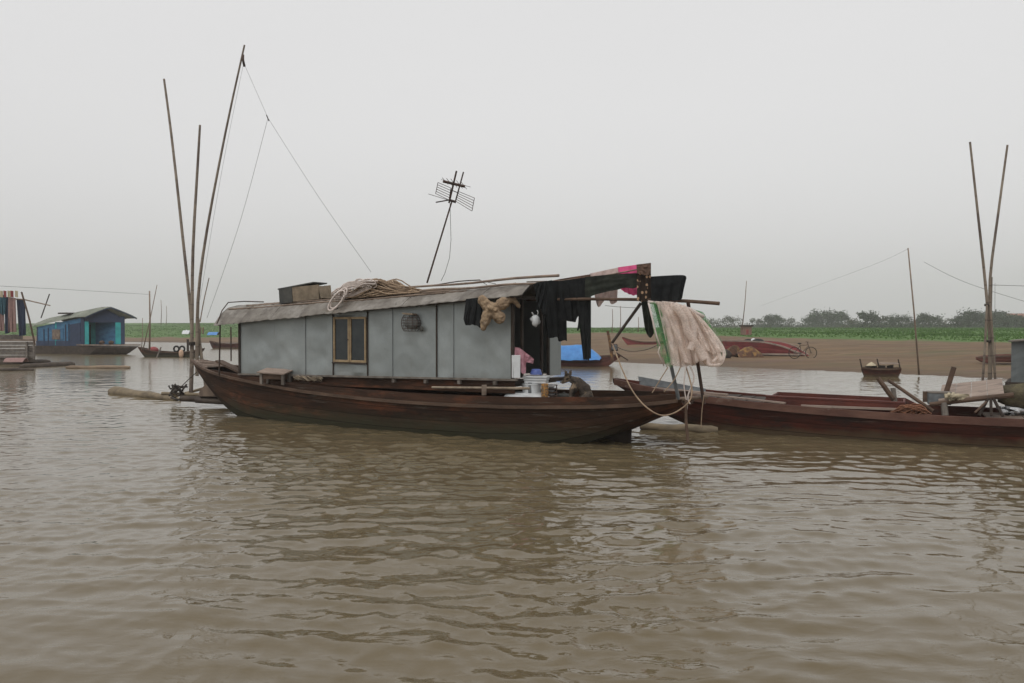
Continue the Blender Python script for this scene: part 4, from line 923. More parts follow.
m = MB(); m.lathe(q, [(0.115, 0), (0.118, 0.015), (0.095, 0.095), (0.07, 0.11), (0.001, 0.112)], n=22); m.build('bowl', M_['blue_plastic'], smooth='auto', label='blue bowl upside down on the white tray', cat='bowl')
q = P(544.8, 391, 15.95); q.z = 0.68
m = MB(); m.lathe(q, [(0.068, 0), (0.07, 0.005), (0.07, 0.42), (0.066, 0.435), (0.03, 0.44), (0.001, 0.44)], n=18); m.build('tin', M_['orange'], smooth='auto', label='orange tin standing between bucket and dark rack', cat='tin')
q = P(530, 393.5, 16.1); q.z = 0.925
m = MB(); m.lathe(q, [(0.042, 0), (0.042, 0.17), (0.036, 0.185), (0.036, 0.20), (0.001, 0.2)], n=16); m.build('jar', M_['greypipe'], smooth='auto', label='small grey jar on top of the wide white basin', cat='jar')
q = P(552, 392, 16.1); q.z = 0.68; rkM = loc(q)
rk = thing('dish_rack', 'small dark wire dish rack right of the orange tin', 'rack', rkM)
m = MB(rkM)
for z in (0.02, 0.12, 0.19, 0.26, 0.33, 0.40): m.box((0, 0, z), (0.21, 0.17, 0.012))
for a in (-0.09, 0.09):
    for b in (-0.08, 0.08): m.box((a, b, 0.20), (0.014, 0.014, 0.41))
m.build('frame', M_['metal'], rk)
m = MB(rkM); 
for z in (0.15, 0.22, 0.29, 0.36): m.lathe((random.uniform(-.02,.02), 0, z-0.02), [(0.04, 0), (0.075, 0.03), (0.07, 0.03), (0.035, 0.006)], n=14)
m.build('bowl_stack', M_['white_plastic'], rk)
q = P(564, 398, 16.4); q.z = 0.68
m = MB(); m.lathe(q, [(0.12, 0), (0.17, 0.04), (0.18, 0.15), (0.17, 0.18), (0.11, 0.20), (0.03, 0.21), (0.025, 0.235), (0.001, 0.24)], n=22); m.build('pot', M_['box_dark'], smooth='auto', label='black cooking pot on the stern deck beside the dog', cat='pot')
m = MB(); m.bar(P(549, 379.5, 16.6), P(570, 378.5, 16.5), 0.14, 0.075); m.build('shelf_board', M_['dark_wood'], label='short dark board jutting from the rack towards the dog', cat='board')
# ---- dog sitting on the stern, head turned to the left
Dd = 16.05; dc = P(577.5, 399, Dd); dc.z = 0.68
def d3(x, z, y=0.0): return dc + Vector((x*1.22, y*1.22, z*1.28))
segs = [
 (d3(0.16, 0.14), d3(0.11, 0.26), 0.12, 0.12), (d3(0.11, 0.26), d3(0.0, 0.36), 0.12, 0.10),
 (d3(0.0, 0.34), d3(-0.07, 0.24), 0.095, 0.08), (d3(-0.01, 0.37), d3(-0.13, 0.41), 0.085, 0.062),
 (d3(-0.155, 0.43), d3(-0.185, 0.40), 0.078, 0.066), (d3(-0.19, 0.385), d3(-0.235, 0.36), 0.048, 0.036),
 (d3(-0.10, 0.26, -0.06), d3(-0.12, 0.12, -0.07), 0.050, 0.034), (d3(-0.12, 0.12, -0.07), d3(-0.12, 0.02, -0.07), 0.034, 0.028), (d3(-0.12, 0.02, -0.07), d3(-0.16, 0.015, -0.08), 0.030, 0.024),
 (d3(-0.06, 0.26, 0.06), d3(-0.07, 0.12, 0.07), 0.050, 0.034), (d3(-0.07, 0.12, 0.07), d3(-0.07, 0.02, 0.07), 0.034, 0.028), (d3(-0.07, 0.02, 0.07), d3(-0.11, 0.015, 0.08), 0.030, 0.024),
 (d3(0.17, 0.16, -0.07), d3(0.07, 0.11, -0.11), 0.085, 0.055), (d3(0.07, 0.11, -0.11), d3(0.15, 0.04, -0.11), 0.045, 0.030), (d3(0.15, 0.03, -0.11), d3(0.06, 0.015, -0.12), 0.030, 0.026),
 (d3(0.17, 0.16, 0.07), d3(0.07, 0.11, 0.11), 0.085, 0.055), (d3(0.07, 0.11, 0.11), d3(0.15, 0.04, 0.11), 0.045, 0.030), (d3(0.15, 0.03, 0.11), d3(0.06, 0.015, 0.12), 0.030, 0.026),
 (d3(0.24, 0.08), d3(0.30, 0.03, 0.02), 0.032, 0.026), (d3(0.30, 0.03, 0.02), d3(0.28, 0.02, -0.10), 0.026, 0.018)]
dog = blob('dog', segs, M_['fur'], vox=0.009, lump=0.022, label='shaggy brown dog sitting on the stern deck with its head lowered to the left', cat='dog')
for yy in (-0.05, 0.05):
    m = MB(); a = d3(-0.15 + yy*0.6, 0.475, yy); b_ = d3(-0.15 + yy, 0.54, yy*1.5); m.tube([a, a.lerp(b_, 0.6), b_], [0.036, 0.028, 0.010], n=8); m.build('ear', M_['fur'], dog, smooth=True)
    m = MB(); m.ball(d3(-0.235, 0.425, yy*0.75), 0.010, n=6); m.build('eye', M_['tyre'], dog, smooth=True)
m = MB(); m.ball(d3(-0.268, 0.36), 0.016, n=6); m.build('nose', M_['tyre'], dog, smooth=True)

# ---- net rack over the stern: legs, strut, nets, ropes
MB().tube([P(655, 302, 14.8), P(668, 352, 14.9), P(680, 405, 15.0)], (0.035, 0.032), n=8).build('support_pole', M_['greypipe'], smooth='auto', label='grey pipe leg under the left half of the net', cat='pole', group='legs of the net rack')
MB().tube([P(688, 302, 14.6), P(696, 352, 14.65), P(704, 404, 14.7)], (0.033, 0.030), n=8).build('support_pole', M_['metal'], smooth='auto', label='dark pipe leg under the right half of the net', cat='pole', group='legs of the net rack')
MB().tube([P(641, 303, 14.95), P(612, 343, 15.1)], (0.030, 0.026), n=8).build('prop_pole', M_['dark_wood'], smooth='auto', label='short slanting pole tied under the rack left of the net', cat='pole')
MB().tube([P(668, 400, 15.05), P(708, 396.5, 14.85)], 0.035, n=8).build('cross_pole', M_['bamboo'], smooth='auto', label='thin cross pole resting over the stern below the net', cat='pole')
def crv(pp, D, n=8):
    out_ = []
    for i in range(len(pp)-1):
        for k in range(n):
            t_ = k/n; p0 = pp[max(i-1, 0)]; p1 = pp[i]; p2 = pp[i+1]; p3 = pp[min(i+2, len(pp)-1)]
            f = lambda a, b, c, d: 0.5*((2*b)+(-a+c)*t_+(2*a-5*b+4*c-d)*t_*t_+(-a+3*b-3*c+d)*t_**3)
            x, y = f(p0[0], p1[0], p2[0], p3[0]), f(p0[1], p1[1], p2[1], p3[1])
            Dk = D if not isinstance(D, (list, tuple)) else D[i]*(1-t_)+D[i+1]*t_
            out_.append(P(x, y, Dk))
    out_.append(P(*pp[-1], D if not isinstance(D, (list, tuple)) else D[-1])); return out_
nroot = thing('fishing_net', 'big pale fishing net with green edges hung from the stern rack', 'net', loc(P(680, 366, 14.5)))
def netsheet(top_, bot_, D0, D1, fold, nf, seed, ma, name, nu=90, nv=40, pw=0.7, sharp=0.0):
    rd = random.Random(seed); rows = []
    def along(c, q):
        L_ = [0]
        for i in range(1, len(c)): L_.append(L_[-1] + math.hypot(c[i][0]-c[i-1][0], c[i][1]-c[i-1][1]))
        x = q*L_[-1]; i = max(j for j in range(len(c)-1) if L_[j] <= x + 1e-9); f = min(1, (x-L_[i])/(L_[i+1]-L_[i]))
        return c[i][0]*(1-f)+c[i+1][0]*f, c[i][1]*(1-f)+c[i+1][1]*f
    ph = rd.uniform(0, 6)
    for j in range(nv+1):
        t_ = j/nv; row = []
        for i in range(nu+1):
            s_ = i/nu; wv = s_*nf*6.283 + ph + 1.3*pnoise(Vector((s_*3, t_*1.2, seed))) + 0.5*t_
            f = math.sin(wv) + 0.18*math.sin(2.3*wv + seed + t_*2)
            a = along(top_, s_); b = along(bot_, s_)
            x = a[0]*(1-t_)+b[0]*t_ + 1.5*math.cos(wv)*t_**0.5; y = a[1]*(1-t_)+b[1]*t_ - 3.5*math.sin(math.pi*t_)*(0.5+s_*0.8) + (1.6*pnoise(Vector((s_*9, seed, 3))) if j == nv else 0)
            row.append(P(x, y, D0 + (D1-D0)*s_ + fold*(0.25+0.75*t_**pw)*f*0.6 + 0.03*pnoise(Vector((s_*14, t_*7, seed)))))
        rows.append(row)
    MB().slab(rows, (0, 0.012, 0)).build(name, M_[ma], nroot, smooth=True)
netsheet([(648, 303), (654, 302), (660, 304)], [(658, 345), (665, 367), (678, 366)], 14.66, 14.62, 0.05, 1.3, 3, 'net_green', 'green_edge', nu=30)
netsheet([(656, 301), (664, 302), (676, 303), (684, 306)], [(670, 364), (680, 367), (691, 366), (694, 361)], 14.60, 14.48, 0.11, 2.2, 1, 'net', 'net_fold')
netsheet([(662, 301), (674, 302), (684, 307), (690, 312)], [(684, 362), (690, 365), (697, 364), (701, 358)], 14.50, 14.42, 0.13, 1.6, 11, 'net', 'net_fold')
netsheet([(676, 303), (686, 306), (696, 313), (702, 320)], [(700, 357), (708, 366), (717, 367), (723, 360)], 14.42, 14.36, 0.13, 1.8, 2, 'net', 'net_fold')
netsheet([(680, 305), (690, 309), (698, 315)], [(706, 350), (714, 356), (721, 352)], 14.38, 14.32, 0.09, 1.5, 12, 'net', 'net_fold')
netsheet([(658, 302), (680, 305), (699, 316)], [(672, 356), (692, 359), (712, 358)], 14.74, 14.70, 0.08, 4, 5, 'net', 'net_fold')
netsheet([(694, 309), (703, 315), (709, 325)], [(712, 367), (722, 365), (727, 350)], 14.80, 14.74, 0.08, 2, 7, 'net_thin', 'loose_netting', nu=30)
netsheet([(696, 310), (703, 312), (708, 320)], [(697, 324), (705, 329), (711, 330)], 14.5, 14.5, 0.04, 1.5, 8, 'net_green', 'green_patch', nu=20, nv=12)
for (pp_, r_) in (([(703, 322), (716, 338), (724, 352), (720, 364), (708, 365)], 0.03), ([(704, 328), (713, 343), (718, 355), (713, 362)], 0.03), ([(674, 304), (684, 318), (688, 332), (697, 345), (704, 360)], 0.065), ([(682, 306), (692, 322), (694, 338), (690, 350)], 0.06)):
    MB().tube(crv(pp_, 14.33), r_, n=8).build('net_roll', M_['net'], nroot, smooth=True)
MB().tube([P(648.5, 303, 14.55), P(653, 322, 14.5), P(656.5, 336, 14.5), P(660, 346, 14.5)], 0.016, n=6).build('net_line', M_['rope_white'], nroot, smooth=True)
MB().tube([P(660, 346, 14.5), P(658, 352, 14.5), P(664, 366, 14.5)], 0.010, n=6).build('net_line', M_['rope_white'], nroot, smooth=True)
m = MB(); m.tube([P(648, 302, 14.7), P(668, 304, 14.6), P(690, 309, 14.5), P(704, 317, 14.4)], 0.03, n=8); m.build('head_rope', M_['rope_white'], nroot, smooth=True)
# hanging ropes
MB().tube(crv([(612, 343), (622, 369), (632, 390), (645, 406), (660, 415), (674, 413), (688, 403), (692, 392), (690, 380), (686, 367)], [15.1, 14.8, 14.5, 14.3, 14.2, 14.2, 14.2, 14.3, 14.4, 14.5]), 0.013, n=7).build('hanging_rope', M_['rope_tan'], smooth=True, label='thick pale rope drooping in a wide loop beside the stern', cat='rope')
gp = 'ropes hanging under the net'
for (pp, r_, ma, lb) in (([(686, 366), (684, 385), (687, 405), (686, 414)], 0.011, 'rope_white', 'white rope strand hanging straight below the middle of the net'),
    ([(681, 366), (674, 380), (664, 392)], 0.009, 'rope_tan', 'rope running down left from the net to the rail'),
    ([(690, 366), (694, 378), (688, 396), (690, 404)], 0.014, 'rope_white', 'bent white rope end below the net folds'),
    ([(668, 367), (660, 380), (652, 393)], 0.009, 'rope_tan', 'leftmost tan rope under the green net edge'),
    ([(704, 395), (702, 410), (701, 428)], 0.008, 'rope_tan', 'thin rope dropping to the water from the dark pipe leg')):
    MB().tube(crv(pp, 14.45), r_, n=6).build('rope_strand', M_[ma], smooth=True, label=lb, cat='rope', group=gp)
MB().tube([P(686, 400, 14.3), P(686, 420, 14.3), P(688, 443, 14.25)], (0.022, 0.03), n=8).build('mooring_stake', M_['rail'], smooth='auto', label='reddish stake standing in the water at the stern tip', cat='stake')

# ===== right-hand red boat
RM = frame(2.4, 19.3, 26.0)
rb = thing('red_boat', 'long dark red wooden boat moored right of the houseboat', 'boat', RM)
beam2 = [(0, 0.08), (0.7, 0.38), (1.8, 0.72), (3.2, 0.95), (6, 1.1), (9, 1.1), (11, 0.95), (12.5, 0.7)]
top2 = [(0, 1.02), (1, 0.88), (2.2, 0.75), (4, 0.64), (6, 0.575), (8, 0.56), (10, 0.60), (12.5, 0.80)]
keel2 = [(0, 0.92), (0.8, 0.50), (1.8, 0.10), (2.8, -0.15), (5, -0.25), (9, -0.25), (11, -0.1), (12.5, 0.3)]
hull_mesh(RM, beam2, top2, keel2, 0, 12.5, 80, wob=0.012).build('hull', M_['hull_red'], rb, smooth='auto', weld=0.0005)
for sd_ in (-1, 1):
    strake(RM, beam2, top2, 0.05, 12.4, 0.012, -0.07, 0.05, 0.14, sd_).build('rub_rail', M_['rail_red'], rb)
# inner wash board raised at the bow (far side)
m = MB(RM); m.slab([[Vector((0.55, 0.26, 0.86)), Vector((2.0, 0.66, 0.72))], [Vector((0.50, 0.28, 1.06)), Vector((2.0, 0.68, 0.79))]], (0, 0.03, 0)); m.build('wash_board', M_['greypipe'], rb)
planks(RM, 1.9, 5.0, 10, beam2, lambda u: smooth_interp(top2, u)-0.05, None, k=0.86).build('fore_deck', M_['dark_wood'], rb)
planks(RM, 7.6, 12.2, 14, beam2, lambda u: smooth_interp(top2, u)-0.10, None, k=0.86).build('aft_deck', M_['deck'], rb)
# raised coaming box
ua, ub_ = on_plane(RM, -0.5, 768, 400)[0], on_plane(RM, -0.5, 905, 400)[0]
m = MB(RM)
for sgn in (-0.75, 0.8): m.slab([[Vector((ua-0.1, sgn, 0.50)), Vector((ub_+0.5, sgn, 0.46))], [Vector((ua, sgn, 0.76)), Vector((ub_, sgn, 0.72))]], (0, 0.04, 0))
m.build('coaming', M_['red_plank'], rb)
m = MB(RM); m.box((ua+0.02, 0.02, 0.62), (0.04, 1.5, 0.26)); m.box((ub_-0.02, 0.02, 0.59), (0.04, 1.5, 0.24)); m.build('bulkhead', M_['red_plank'], rb)
m = MB(RM); m.slab([[Vector((ua-0.02, -0.76, 0.765)), Vector((ub_, -0.76, 0.725))], [Vector((ua, -0.66, 0.77)), Vector((ub_, -0.66, 0.73))]], 0.03); m.build('coaming_rim', M_['red_plank'], rb)
m = MB(RM)
m.bar((ub_-1.9, -0.86, 0.62), (ub_+0.2, -0.80, 0.62), 0.10, 0.04); m.bar((ua-2.2, -0.60, 0.83), (ua+0.4, -0.86, 0.66), 0.14, 0.03); m.bar((ua-2.6, -0.45, 0.86), (ua-0.8, -0.72, 0.78), 0.12, 0.03)
m.build('side_board', M_['pink_wood'], rb)
# things on its deck
def on(px, py, v): 
    u, z = on_plane(RM, v, px, py); return RM @ Vector((u, v, z))
gk = 'poles leaning on the red boat'
MB().tube([on(878, 378, -0.3), on(894, 400, -0.3)], (0.045, 0.05), n=8).build('leaning_pole', M_['rail'], smooth='auto', label='short thick dark pole at the left of the crossed poles', cat='pole', group=gk)
MB().tube([on(888, 380, -0.6), on(933, 411, -0.75)], (0.032, 0.036), n=8).build('leaning_pole', M_['rail'], smooth='auto', label='longer slanting pole reaching down to the grey box', cat='pole', group=gk)
MB().tube([on(893, 388, 0.0), on(895, 402, 0.0)], (0.05, 0.05), n=8).build('bollard', M_['grey_wood'], smooth='auto', label='short round post between the slanting poles', cat='post')
MB().tube([on(954, 367, 0.3), on(945, 396, 0.3)], (0.05, 0.05), n=8).build('leaning_pole', M_['rail'], smooth='auto', label='upright thick post behind the grey box', cat='pole', group=gk)
c = on(939, 404, -0.3)
gbM = loc(c) @ Matrix.Rotation(R(-24), 4, 'Z')
gb = thing('deck_box', 'grey green box standing on the red boat deck', 'box', gbM)
MB(gbM).box((0, 0, 0.11), (0.40, 0.34, 0.22)).build('box_body', M_['greypipe'], gb, bevel=0.008); MB(gbM).box((0.0, 0, 0.232), (0.42, 0.36, 0.025)).build('lid', M_['grey_wood'], gb)
MB(gbM).box((-0.25, -0.02, 0.14), (0.07, 0.2, 0.2)).build('side_bracket', M_['rail'], gb)
rd = random.Random(8)
m = MB(); c = on(955, 400, -0.55)
for k in range(9): m.tube([c + Vector((rd.uniform(-.2,.2), rd.uniform(-.15,.15), rd.uniform(0, .12))) for _ in range(4)], 0.035, n=6)
m.build('plastic_bag', M_['hat'], smooth=True, label='crumpled pale plastic and cloth heap right of the grey box', cat='bag')
# raised plank platform
plM = RM
pu0, pu1 = on_plane(RM, -0.55, 938, 410)[0], on_plane(RM, -0.55, 1004, 398)[0]
pl = thing('plank_platform', 'slanting pinkish plank table raised on sticks over the red boat', 'platform', loc(on(970, 412, -0.4)))
m = MB(RM)
for k in range(4): m.slab([[Vector((pu0 + 0.004 + (pu1-pu0)*k/4, -0.6, 0.78+0.165*k/4)), Vector((pu0 - 0.004 + (pu1-pu0)*(k+1)/4, -0.6, 0.78+0.165*(k+1)/4))], [Vector((pu0 + 0.12 + (pu1-pu0)*k/4, 1.2, 0.96+0.165*k/4)), Vector((pu0 + 0.11 + (pu1-pu0)*(k+1)/4, 1.2, 0.96+0.165*(k+1)/4))]], 0.035)
m.build('plank_top', M_['pink_wood'], pl)
m = MB(RM); m.tube([(pu0-0.15, -0.6, 0.72), (pu1+0.15, -0.6, 0.955)], (0.04, 0.05), n=8); m.build('edge_pole', M_['rail'], pl, smooth='auto')
for a, b in ((0.78, 0.62), (0.80, 0.80), (0.82, 0.97)):
    uu = pu0 + (pu1-pu0)*a; ub2 = pu0 + (pu1-pu0)*b; MB(RM).tube([(uu, -0.6, 0.92), (ub2, -0.75, 0.56)], 0.028, n=6).build('leg', M_['dark_wood'], pl)
MB(RM).tube([(pu0+0.1, -0.6, 0.76), (pu0+0.12, -0.66, 0.52)], 0.06, n=8).build('leg', M_['grey_wood'], pl)
MB(RM).tube([(pu0+0.6, -0.9, 0.62), (pu1-0.3, -0.72, 0.82)], 0.02, n=6).build('brace', M_['rail'], pl)
# orange net heap in the hull
c = on(910, 414, -0.9)
rope_pile(c, 0.9, 0.35, 0.12, 22, 0.010, 15).build('net_heap', mat('orange_net', (0.24, 0.11, 0.06), (0.14, 0.065, 0.04), 9, rough=0.9), smooth=True, label='low heap of orange netting on the red boat gunwale', cat='net')
# sack-like log bundle and grey tank at the right edge
c = on(1012, 396, 0.6)
m = MB(); rows = []
ax = Vector((0.93, -0.37, -0.10)).normalized()
for i in range(15):
    t_ = i/14; r_ = 0.26*(0.62 + 0.45*min(1, t_*3)) + 0.03*pnoise(Vector((t_*5, 0, 3)))
    row = []
    for k in range(18):
        a = 6.283*k/18; side = ax.cross(Vector((0, 0, 1))).normalized(); upv = side.cross(ax)
        rr = r_*(1 + 0.10*math.sin(5*a) + 0.08*pnoise(Vector((t_*6, math.cos(a)*2, math.sin(a)*2))))
        row.append(c + ax*(-0.22 + 1.3*t_) + (side*math.cos(a) + upv*math.sin(a))*rr)
    rows.append(row)
v = m.grid(rows, close=True); m.bm.faces.new(v[0][::-1]); m.bm.faces.new(v[-1])
m.build('net_bundle', mat('olive_net_bundle', (0.11, 0.095, 0.055), (0.055, 0.045, 0.03), 6, rough=0.95, bump=1, bscale=30), smooth=True, label='thick olive bundle of rolled netting at the right edge below the grey tank', cat='bundle')
m = MB(); 
for k in range(7): a_ = c + Vector((0.0, -0.1, -0.38)); m.tube([a_ + Vector((rd.uniform(-.3,.35), rd.uniform(-.1,.1), rd.uniform(0, .2))) for _ in range(4)], 0.045, n=6)
m.build('white_rag', M_['white_plastic'], smooth=True, label='whitish rag tucked under the olive net bundle', cat='rag')
TM = frame(*P(1011, 378, 17.0).xy, 34, 0.0)
tk = thing('cabin', 'grey sheet metal cabin corner cut off by the right edge', 'cabin', TM)
z0, z1 = P(1011, 382, 17).z, P(1011, 342, 17).z
m = MB(TM); rows = []
for j in range(9): rows.append([Vector((1.3*i/8, 0.015*pnoise(Vector((i*.6, j*.7, 2))), z0 + (z1-z0)*j/8 + 0.12*i/8*j/8)) for i in range(9)])
m.slab(rows, (0, 1.4, 0)); m.build('wall', mat('dark_grey_sheet', (0.15, 0.165, 0.165), (0.09, 0.10, 0.10), 1.5, (1, 1, 0.5), rough=0.6, bump=0.3), tk)
MB(TM).slab([[Vector((-0.05, -0.12, z1)), Vector((1.4, -0.12, z1+0.14))], [Vector((-0.05, 1.5, z1)), Vector((1.4, 1.5, z1+0.14))]], 0.03).build('roof', M_['roof'], tk)
# the raft the grey cabin stands on
m = MB(TM); m.box((0.95, 0.7, z0/2-0.1), (2.1, 1.6, z0+0.2)); m.build('raft_base', M_['dark_wood'], tk)

# ===== floats by the stern
def log(pp, D, r0, r1, ma, label, name='log', cat='log', group=None, blunt=True):
    a, b = PZ(*pp[0], 0.05), PZ(*pp[1], 0.05) if D is None else P(*pp[1], D)
    n = 14; pts = [a.lerp(b, i/n) + Vector((0, 0, 0.012*math.sin(i*0.9))) for i in range(n+1)]
    rs = [r0 + (r1-r0)*i/n for i in range(n+1)]
    rs = [r_*(1+0.06*pnoise(Vector((i*0.5, r0*9, 0)))) for i, r_ in enumerate(rs)]
    if blunt: rs[0] *= 0.55; rs[-1] *= 0.6
    return MB().tube(pts, rs, n=12).build(name, M_[ma], smooth='auto', label=label, cat=cat, group=group)
log([(640, 427), (718, 430)], None, 0.085, 0.10, 'log_wet', 'floating log under the bow of the red boat right of the stern')
# ===== left raft below the houseboat bow
log([(111, 391.5), (180, 399)], None, 0.20, 0.07, 'log_wet', 'fat pale log floating to the left with its blunt end outwards')
m = MB()
RD = 23.5
gq = 'poles of the mooring raft'
for (a, b, r0, r1, D, lb) in (((162, 393.5), (240, 396), 0.05, 0.055, 23.6, 'upper raft pole with its end sticking out left'), ((181, 398.5), (262, 402), 0.085, 0.08, 23.2, 'thick wet raft pole under the bow'), ((196, 400.5), (250, 404), 0.07, 0.06, 22.8, 'short lowest raft pole nearest the camera'), ((172, 397), (205, 388), 0.045, 0.04, 24.2, 'raft pole slanting back to the mooring poles')):
    MB().tube([P(*a, D), P(*b, D-0.4)], (r0, r1), n=10).build('raft_pole', M_['log_wet' if r0 < 0.06 else 'log_dark'], smooth='auto', label=lb, cat='pole', group=gq)
m = MB(); c = P(176, 392, 23.4)
for k in range(7): m.tube([c + Vector((rd.uniform(-.25,.3), rd.uniform(-.1,.1), rd.uniform(-.25,.25))) for _ in range(4)], 0.028, n=6)
m.ball(c + Vector((0, -0.02, 0.05)), 0.07, n=6)
m.build('lashing', M_['rope_dark'], smooth=True, label='knotted dark lashing where the raft poles cross', cat='lashing')
c = P(215, 396, 23.0)
m = MB(); rows = []
for i in range(11):
    a = math.pi*i/10; rows.append([c + Vector((-0.42*math.cos(a), -0.12 + 0.24*j/3, 0.38*math.sin(a) - 0.02*j)) for j in range(4)])
v = m.grid(rows); 
m.bm.faces.new([r_[0] for r_ in v]); m.bm.faces.new([r_[-1] for r_ in v][::-1])
m.build('wicker_dome', M_['bamboo'], smooth='auto', label='half round brown basket on the raft under the bow', cat='basket')
MB().tube(crv([(197, 372), (188, 380), (177, 391)], [22.3, 22.8, 23.3]), 0.012, n=5).build('mooring_rope', M_['rope_dark'], smooth=True, label='dark mooring rope from the bow down to the raft', cat='rope')
# tall bamboo poles at the bow
def pole(pp, D, r0, r1, label, group=None, name='bamboo_pole', ma='bamboo_up', bow=0.0, n=14):
    pts = crv(pp, D, max(3, n//(len(pp)-1))); m_ = len(pts)
    rs = [r0 + (r1-r0)*i/(m_-1) for i in range(m_)]
    return MB().tube(pts, rs, n=10).build(name, M_[ma], smooth='auto', label=label, cat='pole', group=group)
gb_ = 'tall bamboo poles at the bow'
pole([(191, 396), (192, 330), (183, 240), (172, 140), (164, 79)], [23.6, 23.7, 24, 24.2, 24.3], 0.052, 0.030, 'tall bamboo pole leaning left at the houseboat bow', gb_)
pole([(191, 392), (192, 330), (193, 250), (198, 160), (200, 125)], [23.6, 23.7, 23.7, 23.7, 23.7], 0.055, 0.030, 'shortest and straightest of the tall bamboo poles at the bow', gb_)
pole([(197, 376), (198, 300), (207, 230), (226, 130), (244.5, 45)], [23.5, 23.5, 23.4, 23.3, 23.2], 0.050, 0.024, 'tallest bamboo pole leaning right at the houseboat bow', gb_)
pole([(206, 388), (200, 345), (198, 318)], 23.6, 0.045, 0.04, 'short reddish prop pole at the foot of the tall bamboo poles', gb_)
pole([(200, 322), (204, 300), (209, 278)], 23.4, 0.016, 0.012, 'thin stick beside the tall bamboo poles at roof height', ma='bamboo')
m = MB(); c = P(243, 60, 23.2); m.tube([c + Vector((0, 0, 0.15)), c, c + Vector((0.04, 0, -0.18))], 0.035, n=6); m.build('pulley', M_['metal'], smooth=True, label='dark pulley tied near the top of the tallest bow pole', cat='pulley')
m = MB(); c = P(191.5, 345, 23.6)
for k in range(4): m.lathe(c + Vector((0.02, 0, k*0.025)), [(0.085, -0.012), (0.1, 0), (0.085, 0.012)], n=12)
m.build('pole_tie', M_['rope_dark'], smooth=True, label='rope tie round the feet of the tall bow poles', cat='rope')
gl = 'thin lines running from the tallest bow pole'
def wire(pp, D, r_, label, group=None, name='line', ma='line'): return MB().tube(crv(pp, D, 6), r_, n=5).build(name, M_[ma], smooth=True, label=label, cat='line', group=group)
wire([(245, 66), (268, 118)], [23.2, 22], 0.0045, 'upper thin line from the pole top to the knot', gl)
wire([(268, 118), (318, 196), (371, 272)], [22, 20.2, 18.4], 0.0045, 'line running down right from the knot to the cabin roof', gl)
wire([(268, 118), (240, 222), (207, 318)], [22, 22.6, 23.2], 0.0050, 'line running down left from the knot to the bow', gl)
wire([(243, 66), (222, 170), (200, 300)], [23.2, 23.3, 23.4], 0.0040, 'faint line falling straight along the tallest bow pole', gl)
MB().tube([P(266.5, 115, 22), P(269, 121, 22)], 0.014, n=6).build('line_knot', M_['rope_dark'], label='small dark knot where the thin lines meet in the sky', cat='knot')

# ===== right bamboo poles
gr_ = 'bamboo poles standing behind the red boat'
RP = 19.5
pole([(989, 391), (990, 345), (986, 290), (978, 215), (970, 142)], RP, 0.042, 0.024, 'left leaning bamboo pole of the pair at the right', gr_)
pole([(990, 391), (991, 330), (990, 280), (998, 215), (1007.5, 145)], RP+0.1, 0.040, 0.024, 'right leaning bamboo pole of the pair at the right', gr_)
pole([(982, 391), (985, 345), (987, 305)], RP-0.1, 0.028, 0.026, 'short left prop of the right bamboo poles', gr_)
pole([(996, 391), (993, 345), (990, 300)], RP-0.1, 0.028, 0.026, 'short right prop of the right bamboo poles', gr_)
pole([(990, 380), (990, 330), (991, 277)], RP+0.2, 0.040, 0.036, 'straight stub pole at the heart of the right bamboo poles', gr_)
for (x, y, lb) in ((988, 341, 'lower dark tie round the right bamboo poles'), (988, 305, 'upper dark tie round the right bamboo poles')): MB().lathe(P(x, y, RP), [(0.07, -0.03), (0.085, 0), (0.07, 0.03)], n=12).build('pole_tie', M_['rope_dark'], smooth=True, label=lb, cat='rope')
wire([(992, 285), (1060, 287)], [19.5, 30], 0.006, 'taut wire leaving the right bamboo poles to the right', ma='rope_dark')
wire([(924, 262), (970, 284), (1060, 312)], [35, 33, 30], 0.008, 'faint wire sloping down to the right edge behind the bamboo poles')
wire([(995, 283), (995, 330), (996, 365)], 19.6, 0.004, 'thin cord hanging beside the right bamboo poles')

# ===== far boats and shore things
def small_boat(name, label, ox, oy, ang, L_, bm_w, h_mid, h_bow, h_st, ma, group=None, oz=0.0, kd=-0.12, railm='rail', cat='boat', bow=0.18, st=0.15):
    M = frame(ox, oy, ang, oz); t = thing(name, label, cat, M, group)
    bmm = [(0, 0.05), (L_*0.10, bm_w*0.45), (L_*0.28, bm_w*0.85), (L_*0.5, bm_w), (L_*0.8, bm_w*0.85), (L_, bm_w*0.35)]
    tp = [(0, h_bow), (L_*0.25, h_mid+0.25*(h_bow-h_mid)), (L_*0.5, h_mid), (L_*0.8, h_mid+0.15*(h_st-h_mid)), (L_, h_st)]
    kl = [(0, h_bow-0.10), (L_*bow*0.6, 0.05), (L_*bow, kd), (L_*(1-st), kd), (L_, h_st-0.12)]
    hull_mesh(M, bmm, tp, kl, 0, L_, 36, thick=0.04).build('hull', M_[ma], t, smooth='auto', weld=0.0005)
    for sd_ in (-1, 1): strake(M, bmm, tp, 0.03, L_-0.03, 0.01, -0.02, 0.06, 0.07, sd_, n=24).build('rub_rail', M_[railm], t)
    m = MB(M)
    for f in (0.3, 0.55, 0.78): m.box((L_*f, 0, interp(tp, L_*f)-0.06), (0.2, smooth_interp(bmm, L_*f)*1.85, 0.04))
    m.build('thwart', M_['dark_wood'], t)
    return t, M, tp
